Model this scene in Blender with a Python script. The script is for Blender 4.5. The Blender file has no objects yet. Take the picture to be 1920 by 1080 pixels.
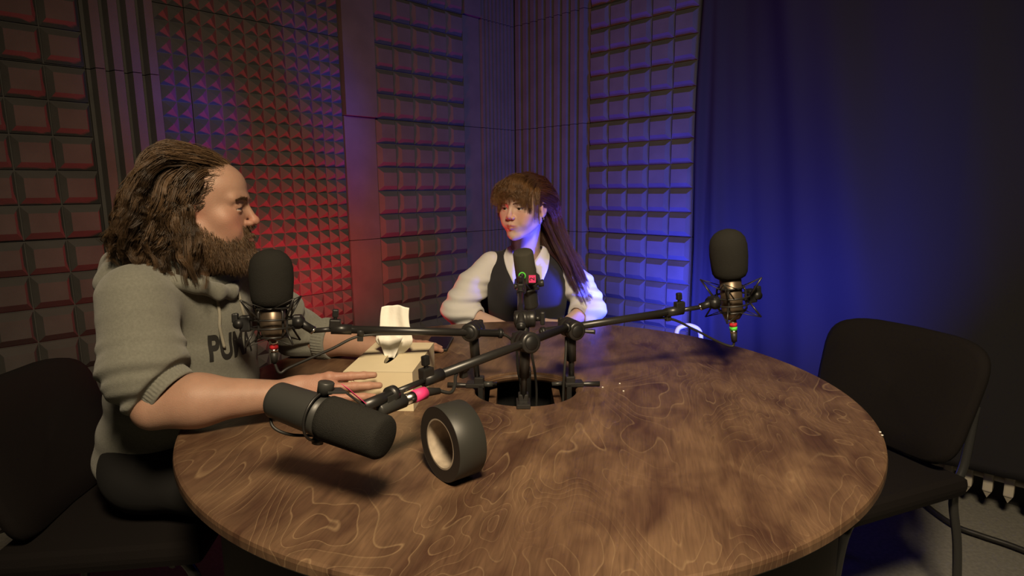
import bpy, bmesh, math, random
import numpy as np
from mathutils import Vector, Matrix
from mathutils.bvhtree import BVHTree
random.seed(7); np.random.seed(7)
S = bpy.context.scene
COL = S.collection

# ------------------------------------------------------------------ camera
FPX, PITCH, ROLL, CZ = 1125.0, math.radians(9.35), 0.0098, 1.21
def _cam_axes():
    fw = Vector((0, math.cos(PITCH), -math.sin(PITCH)))
    dn = Vector((0, -math.sin(PITCH), -math.cos(PITCH)))
    rt = Vector((1, 0, 0))
    c, s = math.cos(ROLL), math.sin(ROLL)
    right = rt*c + dn*s
    down = dn*c - rt*s
    return right, -down, -fw
cd = bpy.data.cameras.new('camera'); cam = bpy.data.objects.new('camera', cd); COL.objects.link(cam)
cd.sensor_width = 36; cd.lens = FPX*36/1920; cd.clip_start = 0.02
_r, _u, _b = _cam_axes()
cam.matrix_world = Matrix(((_r.x, _u.x, _b.x, 0), (_r.y, _u.y, _b.y, 0), (_r.z, _u.z, _b.z, CZ), (0, 0, 0, 1)))
S.camera = cam
# ------------------------------------------------------------------ world, lights, exposure
S.view_settings.view_transform = 'Standard'; S.view_settings.look = 'None'
S.view_settings.gamma = 1; S.view_settings.use_curve_mapping = False
S.view_settings.exposure = 0.0
W = bpy.data.worlds.new('world'); S.world = W; W.use_nodes = True
W.node_tree.nodes['Background'].inputs[0].default_value = (0.9, 0.75, 0.6, 1)
W.node_tree.nodes['Background'].inputs[1].default_value = 0.009
def area_light(name, loc, target, size, power, color, spread=math.pi):
    l = bpy.data.lights.new(name, 'AREA'); l.shape = 'SQUARE'; l.size = size; l.energy = power; l.color = color; l.spread = spread
    o = bpy.data.objects.new(name, l); COL.objects.link(o); o.location = loc
    d = Vector(target)-Vector(loc); o.rotation_euler = d.to_track_quat('-Z', 'Y').to_euler(); return o
area_light('overhead_softbox', (0.15, -0.25, 2.45), (0.30, 1.42, 0.75), 0.38, 31.0, (1.0, 0.79, 0.52), math.radians(112))

# ------------------------------------------------------------------ helpers: pixel of the photograph -> point of the room
def ray(px, py):
    d = _r*((px-960)/FPX) - _u*((py-540)/FPX) - _b
    return d
def onz(px, py, z):
    d = ray(px, py); return Vector((0, 0, CZ)) + d*((z-CZ)/d.z)
def aty(px, py, Y):
    d = ray(px, py); return Vector((0, 0, CZ)) + d*(Y/d.y)
V = Vector
# ------------------------------------------------------------------ materials
def mat(name, col, rough=0.6, metal=0.0, spec=0.5, bump=0.0, bscale=200.0, var=0.0, vscale=30.0, sheen=0.0, emit=None, estr=0, coat=0, sss=0, attr=None):
    m = bpy.data.materials.new(name); m.use_nodes = True; nt = m.node_tree; b = nt.nodes['Principled BSDF']
    c = (*col, 1) if len(col) == 3 else col
    b.inputs['Base Color'].default_value = c; b.inputs['Roughness'].default_value = rough
    b.inputs['Metallic'].default_value = metal; b.inputs['Specular IOR Level'].default_value = spec
    if sheen: b.inputs['Sheen Weight'].default_value = sheen
    if coat: b.inputs['Coat Weight'].default_value = coat
    if sss:
        b.inputs['Subsurface Weight'].default_value = sss; b.inputs['Subsurface Scale'].default_value = 0.008
        b.inputs['Subsurface Radius'].default_value = (1, .35, .2)
    tc = nt.nodes.new('ShaderNodeTexCoord')
    last = None
    if var:
        n = nt.nodes.new('ShaderNodeTexNoise'); n.inputs['Scale'].default_value = vscale; n.inputs['Detail'].default_value = 5
        nt.links.new(tc.outputs['Object'], n.inputs['Vector'])
        mr = nt.nodes.new('ShaderNodeMapRange'); mr.inputs['From Min'].default_value = .3; mr.inputs['From Max'].default_value = .7
        mr.inputs['To Min'].default_value = 1-var; mr.inputs['To Max'].default_value = 1+var
        nt.links.new(n.outputs['Fac'], mr.inputs['Value'])
        hs = nt.nodes.new('ShaderNodeHueSaturation'); hs.inputs['Color'].default_value = c
        nt.links.new(mr.outputs['Result'], hs.inputs['Value']); nt.links.new(hs.outputs['Color'], b.inputs['Base Color']); last = hs
    if attr:
        a = nt.nodes.new('ShaderNodeAttribute'); a.attribute_name = attr
        if last: nt.links.new(a.outputs['Color'], last.inputs['Color'])
        else: nt.links.new(a.outputs['Color'], b.inputs['Base Color'])
    if bump:
        n = nt.nodes.new('ShaderNodeTexNoise'); n.inputs['Scale'].default_value = bscale; n.inputs['Detail'].default_value = 3
        nt.links.new(tc.outputs['Object'], n.inputs['Vector'])
        bp = nt.nodes.new('ShaderNodeBump'); bp.inputs['Strength'].default_value = bump; bp.inputs['Distance'].default_value = .002
        nt.links.new(n.outputs['Fac'], bp.inputs['Height']); nt.links.new(bp.outputs['Normal'], b.inputs['Normal'])
    if emit:
        b.inputs['Emission Color'].default_value = (*emit, 1); b.inputs['Emission Strength'].default_value = estr
    return m
M = {}
M['foam'] = mat('grey_acoustic_foam', (.100, .095, .088), .95, spec=.15, bump=.5, bscale=420, var=.1, vscale=9)
M['wall'] = mat('dark_wall', (.05, .048, .045), .9)
M['floor'] = mat('grey_carpet', (.21, .205, .175), .95, spec=.1, bump=.6, bscale=300, var=.15, vscale=80)
M['black'] = mat('black_metal', (.018, .017, .016), .38, metal=.0, spec=.6)
M['blackplastic'] = mat('black_plastic', (.012, .012, .012), .45)
M['rubber'] = mat('cable_rubber', (.02, .019, .017), .5)
M['chrome'] = mat('chrome', (.75, .72, .66), .22, metal=1)
M['micfoam'] = mat('microphone_foam', (.026, .025, .022), 1, spec=.1, bump=1, bscale=900)
M['micfoam_lt'] = mat('microphone_foam_lighter', (.075, .07, .055), 1, spec=.1, bump=1, bscale=900)
M['smbody'] = mat('microphone_body', (.035, .035, .032), .42, spec=.5)
M['bronze'] = mat('champagne_metal', (.16, .12, .085), .38, metal=.7)
M['pink'] = mat('pink_tape', (.85, .05, .22), .6)
M['green'] = mat('green_tape', (.12, .75, .08), .6)
M['red'] = mat('red_tape', (.6, .02, .03), .6)
M['ink'] = mat('black_ink', (.03, .01, .015), .8)
M['chairpad'] = mat('chair_fabric', (.0085, .0065, .006), .9, spec=.2, bump=.4, bscale=500)
M['chairframe'] = mat('chair_tube', (.03, .03, .03), .25, spec=.8)
M['box'] = mat('cream_cardboard', (.72, .62, .42), .55, var=.02)
M['tissue'] = mat('white_tissue', (.85, .83, .76), .9, bump=.3, bscale=150)
M['tape'] = mat('black_tape', (.03, .03, .026), .48, spec=.5)
M['tapeside'] = mat('black_tape_side', (.022, .017, .014), .6)
M['core'] = mat('cardboard_core', (.36, .30, .23), .45, var=.35, vscale=40)
M['phone'] = mat('phone_glass', (.006, .006, .008), .15, spec=.7)
M['skin_m'] = mat('skin_man', (.5, .3, .22), .5, spec=.35, bump=.25, bscale=500, var=.07, vscale=35, sss=.15, attr='tint')
M['skin_w'] = mat('skin_woman', (.6, .4, .31), .48, spec=.35, bump=.1, bscale=500, var=.04, vscale=35, sss=.15, attr='tint')
M['hair_m'] = mat('brown_hair', (.085, .045, .02), .42, spec=.45, attr='tint')
M['hair_w'] = mat('auburn_hair', (.07, .03, .018), .4, spec=.45, attr='tint')
M['hoodie'] = mat('grey_sweatshirt', (.200, .200, .168), .95, spec=.1, bump=.6, bscale=900, var=.10, vscale=220, sheen=.25)
M['cord'] = mat('grey_cord', (.30, .28, .22), .9)
M['print'] = mat('black_print', (.015, .014, .012), .7)
M['trouser'] = mat('black_trousers', (.008, .0075, .0075), .9)
M['shirt'] = mat('white_shirt', (.70, .69, .67), .85, bump=.2, bscale=500, sheen=.1)
M['vest'] = mat('black_vest', (.018, .017, .02), .9, bump=.3, bscale=700, sheen=.1)
M['eye'] = mat('eyeball', (.55, .5, .46), .12)
M['iris'] = mat('iris', (.03, .018, .01), .1)
M['shoe'] = mat('shoe', (.02, .02, .02), .6)
M['curtain'] = mat('black_curtain', (.021, .020, .022), .85, spec=.12, bump=.15, bscale=600)
M['radiator'] = mat('white_enamel', (.5, .46, .37), .4)
M['gold'] = mat('earring_metal', (.8, .7, .6), .2, metal=1)
M['lampwhite'] = mat('white_plastic', (.8, .8, .8), .4)

def wood(name, edge=False):
    m = bpy.data.materials.new(name); m.use_nodes = True; nt = m.node_tree; b = nt.nodes['Principled BSDF']; L = nt.links.new
    N = nt.nodes.new
    tc = N('ShaderNodeTexCoord')
    mp = N('ShaderNodeMapping'); mp.inputs['Rotation'].default_value = (0, 0, math.radians(12)); L(tc.outputs['Object'], mp.inputs['Vector'])
    st = N('ShaderNodeMapping'); st.inputs['Scale'].default_value = (3.2, 1.5, 1); L(mp.outputs['Vector'], st.inputs['Vector'])
    n1 = N('ShaderNodeTexNoise'); n1.inputs['Scale'].default_value = 1.5; n1.inputs['Detail'].default_value = 2.2; n1.inputs['Roughness'].default_value = .5; n1.inputs['Distortion'].default_value = .9
    L(st.outputs['Vector'], n1.inputs['Vector'])
    mul = N('ShaderNodeMath'); mul.operation = 'MULTIPLY'; mul.inputs[1].default_value = 26; L(n1.outputs['Fac'], mul.inputs[0])
    fr = N('ShaderNodeMath'); fr.operation = 'FRACT'; L(mul.outputs[0], fr.inputs[0])
    r1 = N('ShaderNodeValToRGB'); r1.color_ramp.elements[0].position = 0; r1.color_ramp.elements[0].color = (.0, .0, .0, 1)
    r1.color_ramp.elements[1].position = .88; r1.color_ramp.elements[1].color = (.16, .16, .16, 1)
    e = r1.color_ramp.elements.new(.955); e.color = (1, 1, 1, 1); e = r1.color_ramp.elements.new(1.0); e.color = (.0, .0, .0, 1)
    L(fr.outputs[0], r1.inputs['Fac'])
    # where the light figure lines show
    n2 = N('ShaderNodeTexNoise'); n2.inputs['Scale'].default_value = 3.2; n2.inputs['Detail'].default_value = 4; L(mp.outputs['Vector'], n2.inputs['Vector'])
    r2 = N('ShaderNodeMapRange'); r2.inputs['From Min'].default_value = .36; r2.inputs['From Max'].default_value = .60; L(n2.outputs['Fac'], r2.inputs['Value'])
    # fine fibre
    fm = N('ShaderNodeMapping'); fm.inputs['Scale'].default_value = (70, 5, 1); L(mp.outputs['Vector'], fm.inputs['Vector'])
    n3 = N('ShaderNodeTexNoise'); n3.inputs['Scale'].default_value = 2.2; n3.inputs['Detail'].default_value = 6; n3.inputs['Distortion'].default_value = 1.2; L(fm.outputs['Vector'], n3.inputs['Vector'])
    # blotches of stain
    n4 = N('ShaderNodeTexNoise'); n4.inputs['Scale'].default_value = 4.5; n4.inputs['Detail'].default_value = 3; n4.inputs['Distortion'].default_value = .6; L(st.outputs['Vector'], n4.inputs['Vector'])
    cr = N('ShaderNodeValToRGB')
    cr.color_ramp.elements[0].position = .32; cr.color_ramp.elements[0].color = (.060, .029, .018, 1)
    cr.color_ramp.elements[1].position = .66; cr.color_ramp.elements[1].color = (.160, .094, .053, 1)
    L(n4.outputs['Fac'], cr.inputs['Fac'])
    mx = N('ShaderNodeMix'); mx.data_type = 'RGBA'; mx.blend_type = 'MIX'
    lm = N('ShaderNodeMath'); lm.operation = 'MULTIPLY'; L(r1.outputs['Color'], lm.inputs[0]); L(r2.outputs['Result'], lm.inputs[1])
    lm2 = N('ShaderNodeMath'); lm2.operation = 'MULTIPLY'; lm2.inputs[1].default_value = .50; L(lm.outputs[0], lm2.inputs[0])
    L(lm2.outputs[0], mx.inputs[0]); L(cr.outputs['Color'], mx.inputs[6]); mx.inputs[7].default_value = (.33, .225, .125, 1)
    hv = N('ShaderNodeHueSaturation'); fr3 = N('ShaderNodeMapRange'); fr3.inputs['From Min'].default_value = .3; fr3.inputs['From Max'].default_value = .7
    fr3.inputs['To Min'].default_value = .80; fr3.inputs['To Max'].default_value = 1.18; L(n3.outputs['Fac'], fr3.inputs['Value'])
    L(fr3.outputs['Result'], hv.inputs['Value']); L(mx.outputs[2], hv.inputs['Color'])
    L(hv.outputs['Color'], b.inputs['Base Color'])
    b.inputs['Roughness'].default_value = .42; b.inputs['Specular IOR Level'].default_value = .45
    bp = N('ShaderNodeBump'); bp.inputs['Strength'].default_value = .12; bp.inputs['Distance'].default_value = .001
    L(n3.outputs['Fac'], bp.inputs['Height']); L(bp.outputs['Normal'], b.inputs['Normal'])
    return m
M['wood'] = wood('stained_plywood')
def ply(name):
    m = bpy.data.materials.new(name); m.use_nodes = True; nt = m.node_tree; b = nt.nodes['Principled BSDF']
    tc = nt.nodes.new('ShaderNodeTexCoord'); w = nt.nodes.new('ShaderNodeTexWave'); w.bands_direction = 'Z'; w.inputs['Scale'].default_value = 52; w.inputs['Distortion'].default_value = .6
    w.inputs['Detail Scale'].default_value = 3
    nt.links.new(tc.outputs['Object'], w.inputs['Vector'])
    r = nt.nodes.new('ShaderNodeValToRGB'); r.color_ramp.elements[0].color = (.05, .025, .014, 1); r.color_ramp.elements[1].color = (.13, .07, .035, 1)
    nt.links.new(w.outputs['Fac'], r.inputs['Fac']); nt.links.new(r.outputs['Color'], b.inputs['Base Color']); b.inputs['Roughness'].default_value = .55
    return m
M['ply'] = ply('plywood_edge')
M['drum'] = mat('dark_table_base', (.03, .017, .011), .6, var=.2)

# ------------------------------------------------------------------ object helpers
def tag(o, label=None, cat=None, group=None, kind=None):
    if label: o['label'] = label
    if cat: o['category'] = cat
    if group: o['group'] = group
    if kind: o['kind'] = kind
    return o
def empty(name, loc, label, cat, group=None):
    o = bpy.data.objects.new(name, None); COL.objects.link(o); o.location = loc; o.empty_display_size = .05
    return tag(o, label, cat, group)
def link_mesh(name, verts, faces, m, parent=None, smooth=False, tint=None):
    me = bpy.data.meshes.new(name); me.from_pydata([tuple(v) for v in verts], [], [tuple(f) for f in faces]); me.update()
    if m: me.materials.append(M[m] if isinstance(m, str) else m)
    if smooth: me.polygons.foreach_set('use_smooth', [True]*len(me.polygons))
    if tint is not None:
        a = me.color_attributes.new('tint', 'FLOAT_COLOR', 'POINT')
        t = np.ones((len(verts), 4), dtype=np.float32); t[:, :3] = tint; a.data.foreach_set('color', t.ravel())
    o = bpy.data.objects.new(name, me); COL.objects.link(o)
    if parent: attach(o, parent)
    return o
def attach(o, parent):
    o.parent = parent
    mw = Matrix.Translation(parent.location) if parent.parent is None else None
    w = parent_world(parent)
    o.matrix_parent_inverse = w.inverted()
def parent_world(p):
    if p.parent is None: return p.matrix_basis.copy()
    return parent_world(p.parent) @ p.matrix_parent_inverse @ p.matrix_basis
class MB:
    def __init__(s): s.v = []; s.f = []; s.sm = []
    def add(s, vs, fs, smooth=True):
        n = len(s.v); s.v += [tuple(v) for v in vs]; s.f += [tuple(i+n for i in f) for f in fs]; s.sm += [smooth]*len(fs); return s
    def tube(s, pts, r, n=12, cap=True, smooth=True):
        pts = [V(p) for p in pts]; rs = r if hasattr(r, '__len__') else [r]*len(pts)
        t0 = (pts[1]-pts[0]).normalized(); a = t0.orthogonal().normalized(); vs = []; fs = []
        for i, p in enumerate(pts):
            if i == 0: t = t0
            elif i == len(pts)-1: t = (pts[i]-pts[i-1]).normalized()
            else: t = ((pts[i]-pts[i-1]).normalized()+(pts[i+1]-pts[i]).normalized()).normalized()
            a = (a - t*a.dot(t)).normalized(); b = t.cross(a)
            for k in range(n):
                an = 2*math.pi*k/n; vs.append(p+(a*math.cos(an)+b*math.sin(an))*rs[i])
        for i in range(len(pts)-1):
            for k in range(n):
                k2 = (k+1) % n; fs.append((i*n+k, i*n+k2, (i+1)*n+k2, (i+1)*n+k))
        if cap: fs.append(tuple(reversed(range(n)))); fs.append(tuple((len(pts)-1)*n+k for k in range(n)))
        return s.add(vs, fs, smooth)
    def lathe(s, base, axis, prof, n=32, cap=True, smooth=True):
        """prof: list of (distance along axis, radius)"""
        base = V(base); t = V(axis).normalized(); a = t.orthogonal().normalized(); b = t.cross(a); vs = []; fs = []
        for d, r in prof:
            for k in range(n):
                an = 2*math.pi*k/n; vs.append(base+t*d+(a*math.cos(an)+b*math.sin(an))*max(r, 1e-5))
        m = len(prof)
        for i in range(m-1):
            for k in range(n):
                k2 = (k+1) % n; fs.append((i*n+k, i*n+k2, (i+1)*n+k2, (i+1)*n+k))
        if cap: fs.append(tuple(reversed(range(n)))); fs.append(tuple((m-1)*n+k for k in range(n)))
        return s.add(vs, fs, smooth)
    def box(s, c, size, ax=None, bev=0.0):
        """c centre, size full extents, ax 3 axes"""
        c = V(c); X, Y, Z = ax if ax else (V((1, 0, 0)), V((0, 1, 0)), V((0, 0, 1))); hx, hy, hz = [q/2 for q in size]
        if bev <= 0:
            vs = [c+X*(sx*hx)+Y*(sy*hy)+Z*(sz*hz) for sx in (-1, 1) for sy in (-1, 1) for sz in (-1, 1)]
            fs = [(0, 1, 3, 2), (4, 6, 7, 5), (0, 4, 5, 1), (2, 3, 7, 6), (0, 2, 6, 4), (1, 5, 7, 3)]
            return s.add(vs, fs, False)
        bm = bmesh.new(); bmesh.ops.create_cube(bm, size=1)
        for v in bm.verts: v.co = V((v.co.x*size[0], v.co.y*size[1], v.co.z*size[2]))
        bmesh.ops.bevel(bm, geom=list(bm.edges), offset=bev, segments=2, affect='EDGES', profile=.6)
        vs = [c+X*v.co.x+Y*v.co.y+Z*v.co.z for v in bm.verts]; fs = [[v.index for v in f.verts] for f in bm.faces]; bm.free()
        return s.add(vs, fs, False)
    def grid(s, P, closed_u=False, smooth=True):
        """P[i][j] points"""
        nu, nv = len(P), len(P[0]); vs = [p for row in P for p in row]; fs = []
        for i in range(nu - (0 if closed_u else 1)):
            for j in range(nv-1):
                i2 = (i+1) % nu; fs.append((i*nv+j, i2*nv+j, i2*nv+j+1, i*nv+j+1))
        return s.add(vs, fs, smooth)
    def build(s, name, m, parent=None):
        o = link_mesh(name, s.v, s.f, m, parent); o.data.polygons.foreach_set('use_smooth', s.sm); o.data.update()
        return o
def bez(pts, n=10):
    """Catmull-Rom through points"""
    pts = [V(p) for p in pts]; P = [pts[0]*2-pts[1]]+pts+[pts[-1]*2-pts[-2]]; out = []
    for i in range(1, len(P)-2):
        for k in range(n):
            t = k/n; a, b, c, d = P[i-1], P[i], P[i+1], P[i+2]
            out.append(.5*((2*b)+(c-a)*t+(2*a-5*b+4*c-d)*t*t+(3*b-a-3*c+d)*t**3))
    out.append(pts[-1]); return out
def text_mesh(txt, size=1.0, shear=0, off=.012):
    c = bpy.data.curves.new('t', 'FONT'); c.body = txt; c.size = size; c.align_x = 'CENTER'; c.align_y = 'CENTER'; c.shear = shear; c.offset = off*size
    o = bpy.data.objects.new('t', c); COL.objects.link(o); dg = bpy.context.evaluated_depsgraph_get(); dg.update()
    me = bpy.data.meshes.new_from_object(o.evaluated_get(dg)); bpy.data.objects.remove(o)
    vs = [v.co.copy() for v in me.vertices]; fs = [list(p.vertices) for p in me.polygons]; bpy.data.meshes.remove(me); return vs, fs

# ------------------------------------------------------------------ signed-distance sculpting
def A3(p): return np.array(p, dtype=np.float32)
def sph(P, c, r): return np.linalg.norm(P-A3(c), axis=1)-r
def ell(P, c, r, R=None):
    q = P-A3(c)
    if R is not None: q = q @ R
    r = A3(r); k0 = np.linalg.norm(q/r, axis=1); k1 = np.linalg.norm(q/(r*r), axis=1)+1e-9
    return k0*(k0-1)/k1
def cone(P, a, b, ra, rb):
    a = A3(a); b = A3(b); ba = b-a; pa = P-a; h = np.clip(pa@ba/(ba@ba+1e-12), 0, 1)
    return np.linalg.norm(pa-h[:, None]*ba, axis=1)-(ra+(rb-ra)*h)
def capell(P, a, b, ra, rb, nrm, k):
    """cone flattened along nrm by factor k"""
    n = A3(nrm); n = n/np.linalg.norm(n); a = A3(a); b = A3(b)
    ba = b-a; pa = P-a; h = np.clip(pa@ba/(ba@ba+1e-12), 0, 1); q = pa-h[:, None]*ba
    qn = q@n; q = q+np.outer(qn*(k-1), n); return (np.linalg.norm(q, axis=1)-(ra+(rb-ra)*h))/max(1, k)*1.0
def smin(a, b, k):
    h = np.clip(.5+.5*(b-a)/k, 0, 1); return b*(1-h)+a*h-k*h*(1-h)
def smax(a, b, k): return -smin(-a, -b, k)
def noise3(P, f, seed=0):
    r = np.random.RandomState(seed); o = np.zeros(len(P), dtype=np.float32)
    for i in range(6):
        d = r.normal(size=3); d /= np.linalg.norm(d); o += np.sin(P@A3(d*f*r.uniform(.7, 1.4))+r.uniform(0, 6.28))
    return o/6
def polygonise(fn, lo, hi, h):
    lo = np.array(lo, float); n = np.ceil((np.array(hi)-lo)/h).astype(int)+1; n = ((n+3)//4)*4+1
    ax = [lo[i]+h*np.arange(n[i]) for i in range(3)]
    cn = (n-1)//4+1
    C = np.stack(np.meshgrid(ax[0][::4], ax[1][::4], ax[2][::4], indexing='ij'), -1).reshape(-1, 3).astype(np.float32)
    cf = fn(C).reshape(cn)
    near = np.abs(cf) < h*4*2.6
    # coarse upsample (nearest)
    F = np.repeat(np.repeat(np.repeat(cf, 4, 0), 4, 1), 4, 2)[:n[0]+3, :n[1]+3, :n[2]+3]
    N_ = np.repeat(np.repeat(np.repeat(near, 4, 0), 4, 1), 4, 2)
    F = F[2:2+n[0], 2:2+n[1], 2:2+n[2]] if False else F
    F = np.full(n, 1.0, dtype=np.float32); idx = [np.minimum((np.arange(n[i])+2)//4, cn[i]-1) for i in range(3)]
    F[:] = cf[np.ix_(*idx)]; mask = near[np.ix_(*idx)]
    I = np.argwhere(mask); Pn = (lo+I*h).astype(np.float32)
    out = np.empty(len(Pn), dtype=np.float32)
    for s in range(0, len(Pn), 400000): out[s:s+400000] = fn(Pn[s:s+400000])
    F[I[:, 0], I[:, 1], I[:, 2]] = out
    neg = F < 0; c = [n[0]-1, n[1]-1, n[2]-1]
    cnt = np.zeros(c, dtype=np.int8)
    for dx in (0, 1):
        for dy in (0, 1):
            for dz in (0, 1): cnt += neg[dx:dx+c[0], dy:dy+c[1], dz:dz+c[2]]
    act = (cnt > 0) & (cnt < 8); AI = np.argwhere(act); vid = np.full(c, -1, dtype=np.int64); vid[act] = np.arange(len(AI))
    acc = np.zeros((len(AI), 3)); num = np.zeros(len(AI))
    cor = [(a, b, d) for a in (0, 1) for b in (0, 1) for d in (0, 1)]
    val = {q: F[AI[:, 0]+q[0], AI[:, 1]+q[1], AI[:, 2]+q[2]] for q in cor}
    for q in cor:
        for k in range(3):
            if q[k] == 0:
                q2 = tuple(1 if j == k else q[j] for j in range(3)); a, b = val[q], val[q2]; cr = (a < 0) != (b < 0)
                t = np.where(cr, a/(a-b+1e-20), 0); p = np.array(q, float)+np.zeros((len(AI), 3)); p[:, k] += t
                acc[cr] += p[cr]; num += cr
    Vt = lo+(AI+acc/num[:, None])*h
    faces = []
    for k in range(3):
        u, w = (k+1) % 3, (k+2) % 3
        s0 = [slice(0, n[0]), slice(0, n[1]), slice(0, n[2])]
        a = [slice(None)]*3; b = [slice(None)]*3; a[k] = slice(0, n[k]-1); b[k] = slice(1, n[k])
        cr = neg[tuple(a)] != neg[tuple(b)]
        E = np.argwhere(cr); ok = (E[:, u] > 0) & (E[:, w] > 0) & (E[:, u] < c[u]) & (E[:, w] < c[w]); E = E[ok]
        sgn = neg[E[:, 0], E[:, 1], E[:, 2]]
        def g(du, dw):
            Q = E.copy(); Q[:, u] += du; Q[:, w] += dw; return vid[Q[:, 0], Q[:, 1], Q[:, 2]]
        q = np.stack([g(-1, -1), g(0, -1), g(0, 0), g(-1, 0)], 1)
        q[~sgn] = q[~sgn][:, ::-1]; faces.append(q[(q >= 0).all(1)])
    return Vt, np.concatenate(faces)
def merge(parts):
    vs = []; fs = []; n = 0
    for v, f in parts: vs.append(v); fs.append(f+n); n += len(v)
    return np.concatenate(vs), np.concatenate(fs)
def sdf_obj(name, parts, m, parent=None, tint=None):
    v, f = merge(parts) if isinstance(parts, list) else parts
    me = bpy.data.meshes.new(name); me.vertices.add(len(v)); me.vertices.foreach_set('co', v.astype(np.float32).ravel())
    me.loops.add(len(f)*4); me.loops.foreach_set('vertex_index', f.astype(np.int32).ravel()); me.polygons.add(len(f))
    me.polygons.foreach_set('loop_start', np.arange(0, len(f)*4, 4, dtype=np.int32)); me.polygons.foreach_set('use_smooth', np.ones(len(f), dtype=bool))
    me.update(calc_edges=True); me.validate()
    me.materials.append(M[m])
    if tint is not None:
        a = me.color_attributes.new('tint', 'FLOAT_COLOR', 'POINT'); t = np.ones((len(v), 4), dtype=np.float32); t[:, :3] = tint(v.astype(np.float32)) if callable(tint) else tint
        a.data.foreach_set('color', t.ravel())
    o = bpy.data.objects.new(name, me); COL.objects.link(o)
    if parent: attach(o, parent)
    return o
def strands(name, paths, rad, m, parent, cols):
    """paths (N,K,3) -> 3-sided tapering tubes in one mesh"""
    N, K, _ = paths.shape; T = np.gradient(paths, axis=1); T /= np.linalg.norm(T, axis=2, keepdims=True)+1e-9
    up = np.array([.31, .22, .93]); A = np.cross(T, up); A /= np.linalg.norm(A, axis=2, keepdims=True)+1e-9; B = np.cross(T, A)
    r = rad*np.linspace(1, .25, K)[None, :, None]*np.ones((N, 1, 1))
    vs = np.stack([paths+r*(math.cos(a)*A+math.sin(a)*B) for a in (0, 2.094, 4.189)], 2).reshape(-1, 3)
    base = (np.arange(N)[:, None]*K+np.arange(K-1)[None])*3; fs = []
    for k in range(3):
        k2 = (k+1) % 3; fs.append(np.stack([base+k, base+k2, base+3+k2, base+3+k], -1).reshape(-1, 4))
    tint = np.repeat(cols, K*3, axis=0)
    return sdf_obj(name, (vs, np.concatenate(fs)), m, parent, tint=tint)
# ------------------------------------------------------------------ the room
AZ = math.radians(44.3)
CORNER = V((0.028, 3.95, 0)); CEIL = 2.82
dL = V((-math.sin(AZ), -math.cos(AZ), 0)); nL = V((math.cos(AZ), -math.sin(AZ), 0))
dR = V((math.cos(AZ), -math.sin(AZ), 0)); nR = V((-math.sin(AZ), -math.cos(AZ), 0))
UP = V((0, 0, 1))
def wall(name, d, n, length):
    mb = MB(); a = CORNER - d*.15; b = CORNER + d*length
    mb.box((a+b)/2 - n*.075 + UP*(CEIL/2), ((b-a).length, .13, CEIL+.1), (d, n, UP)); o = mb.build(name, 'wall'); tag(o, kind='structure'); return o
wall('wall_left', dL, nL, 5.6); wall('wall_right', dR, nR, 5.2)
mb = MB(); mb.box((0, 1.2, -.05), (9, 9, .1)); tag(mb.build('floor', 'floor'), kind='structure')
mb = MB(); mb.box((0, 1.2, CEIL+.1), (9, 9, .1)); tag(mb.build('ceiling', 'wall'), kind='structure')

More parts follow.
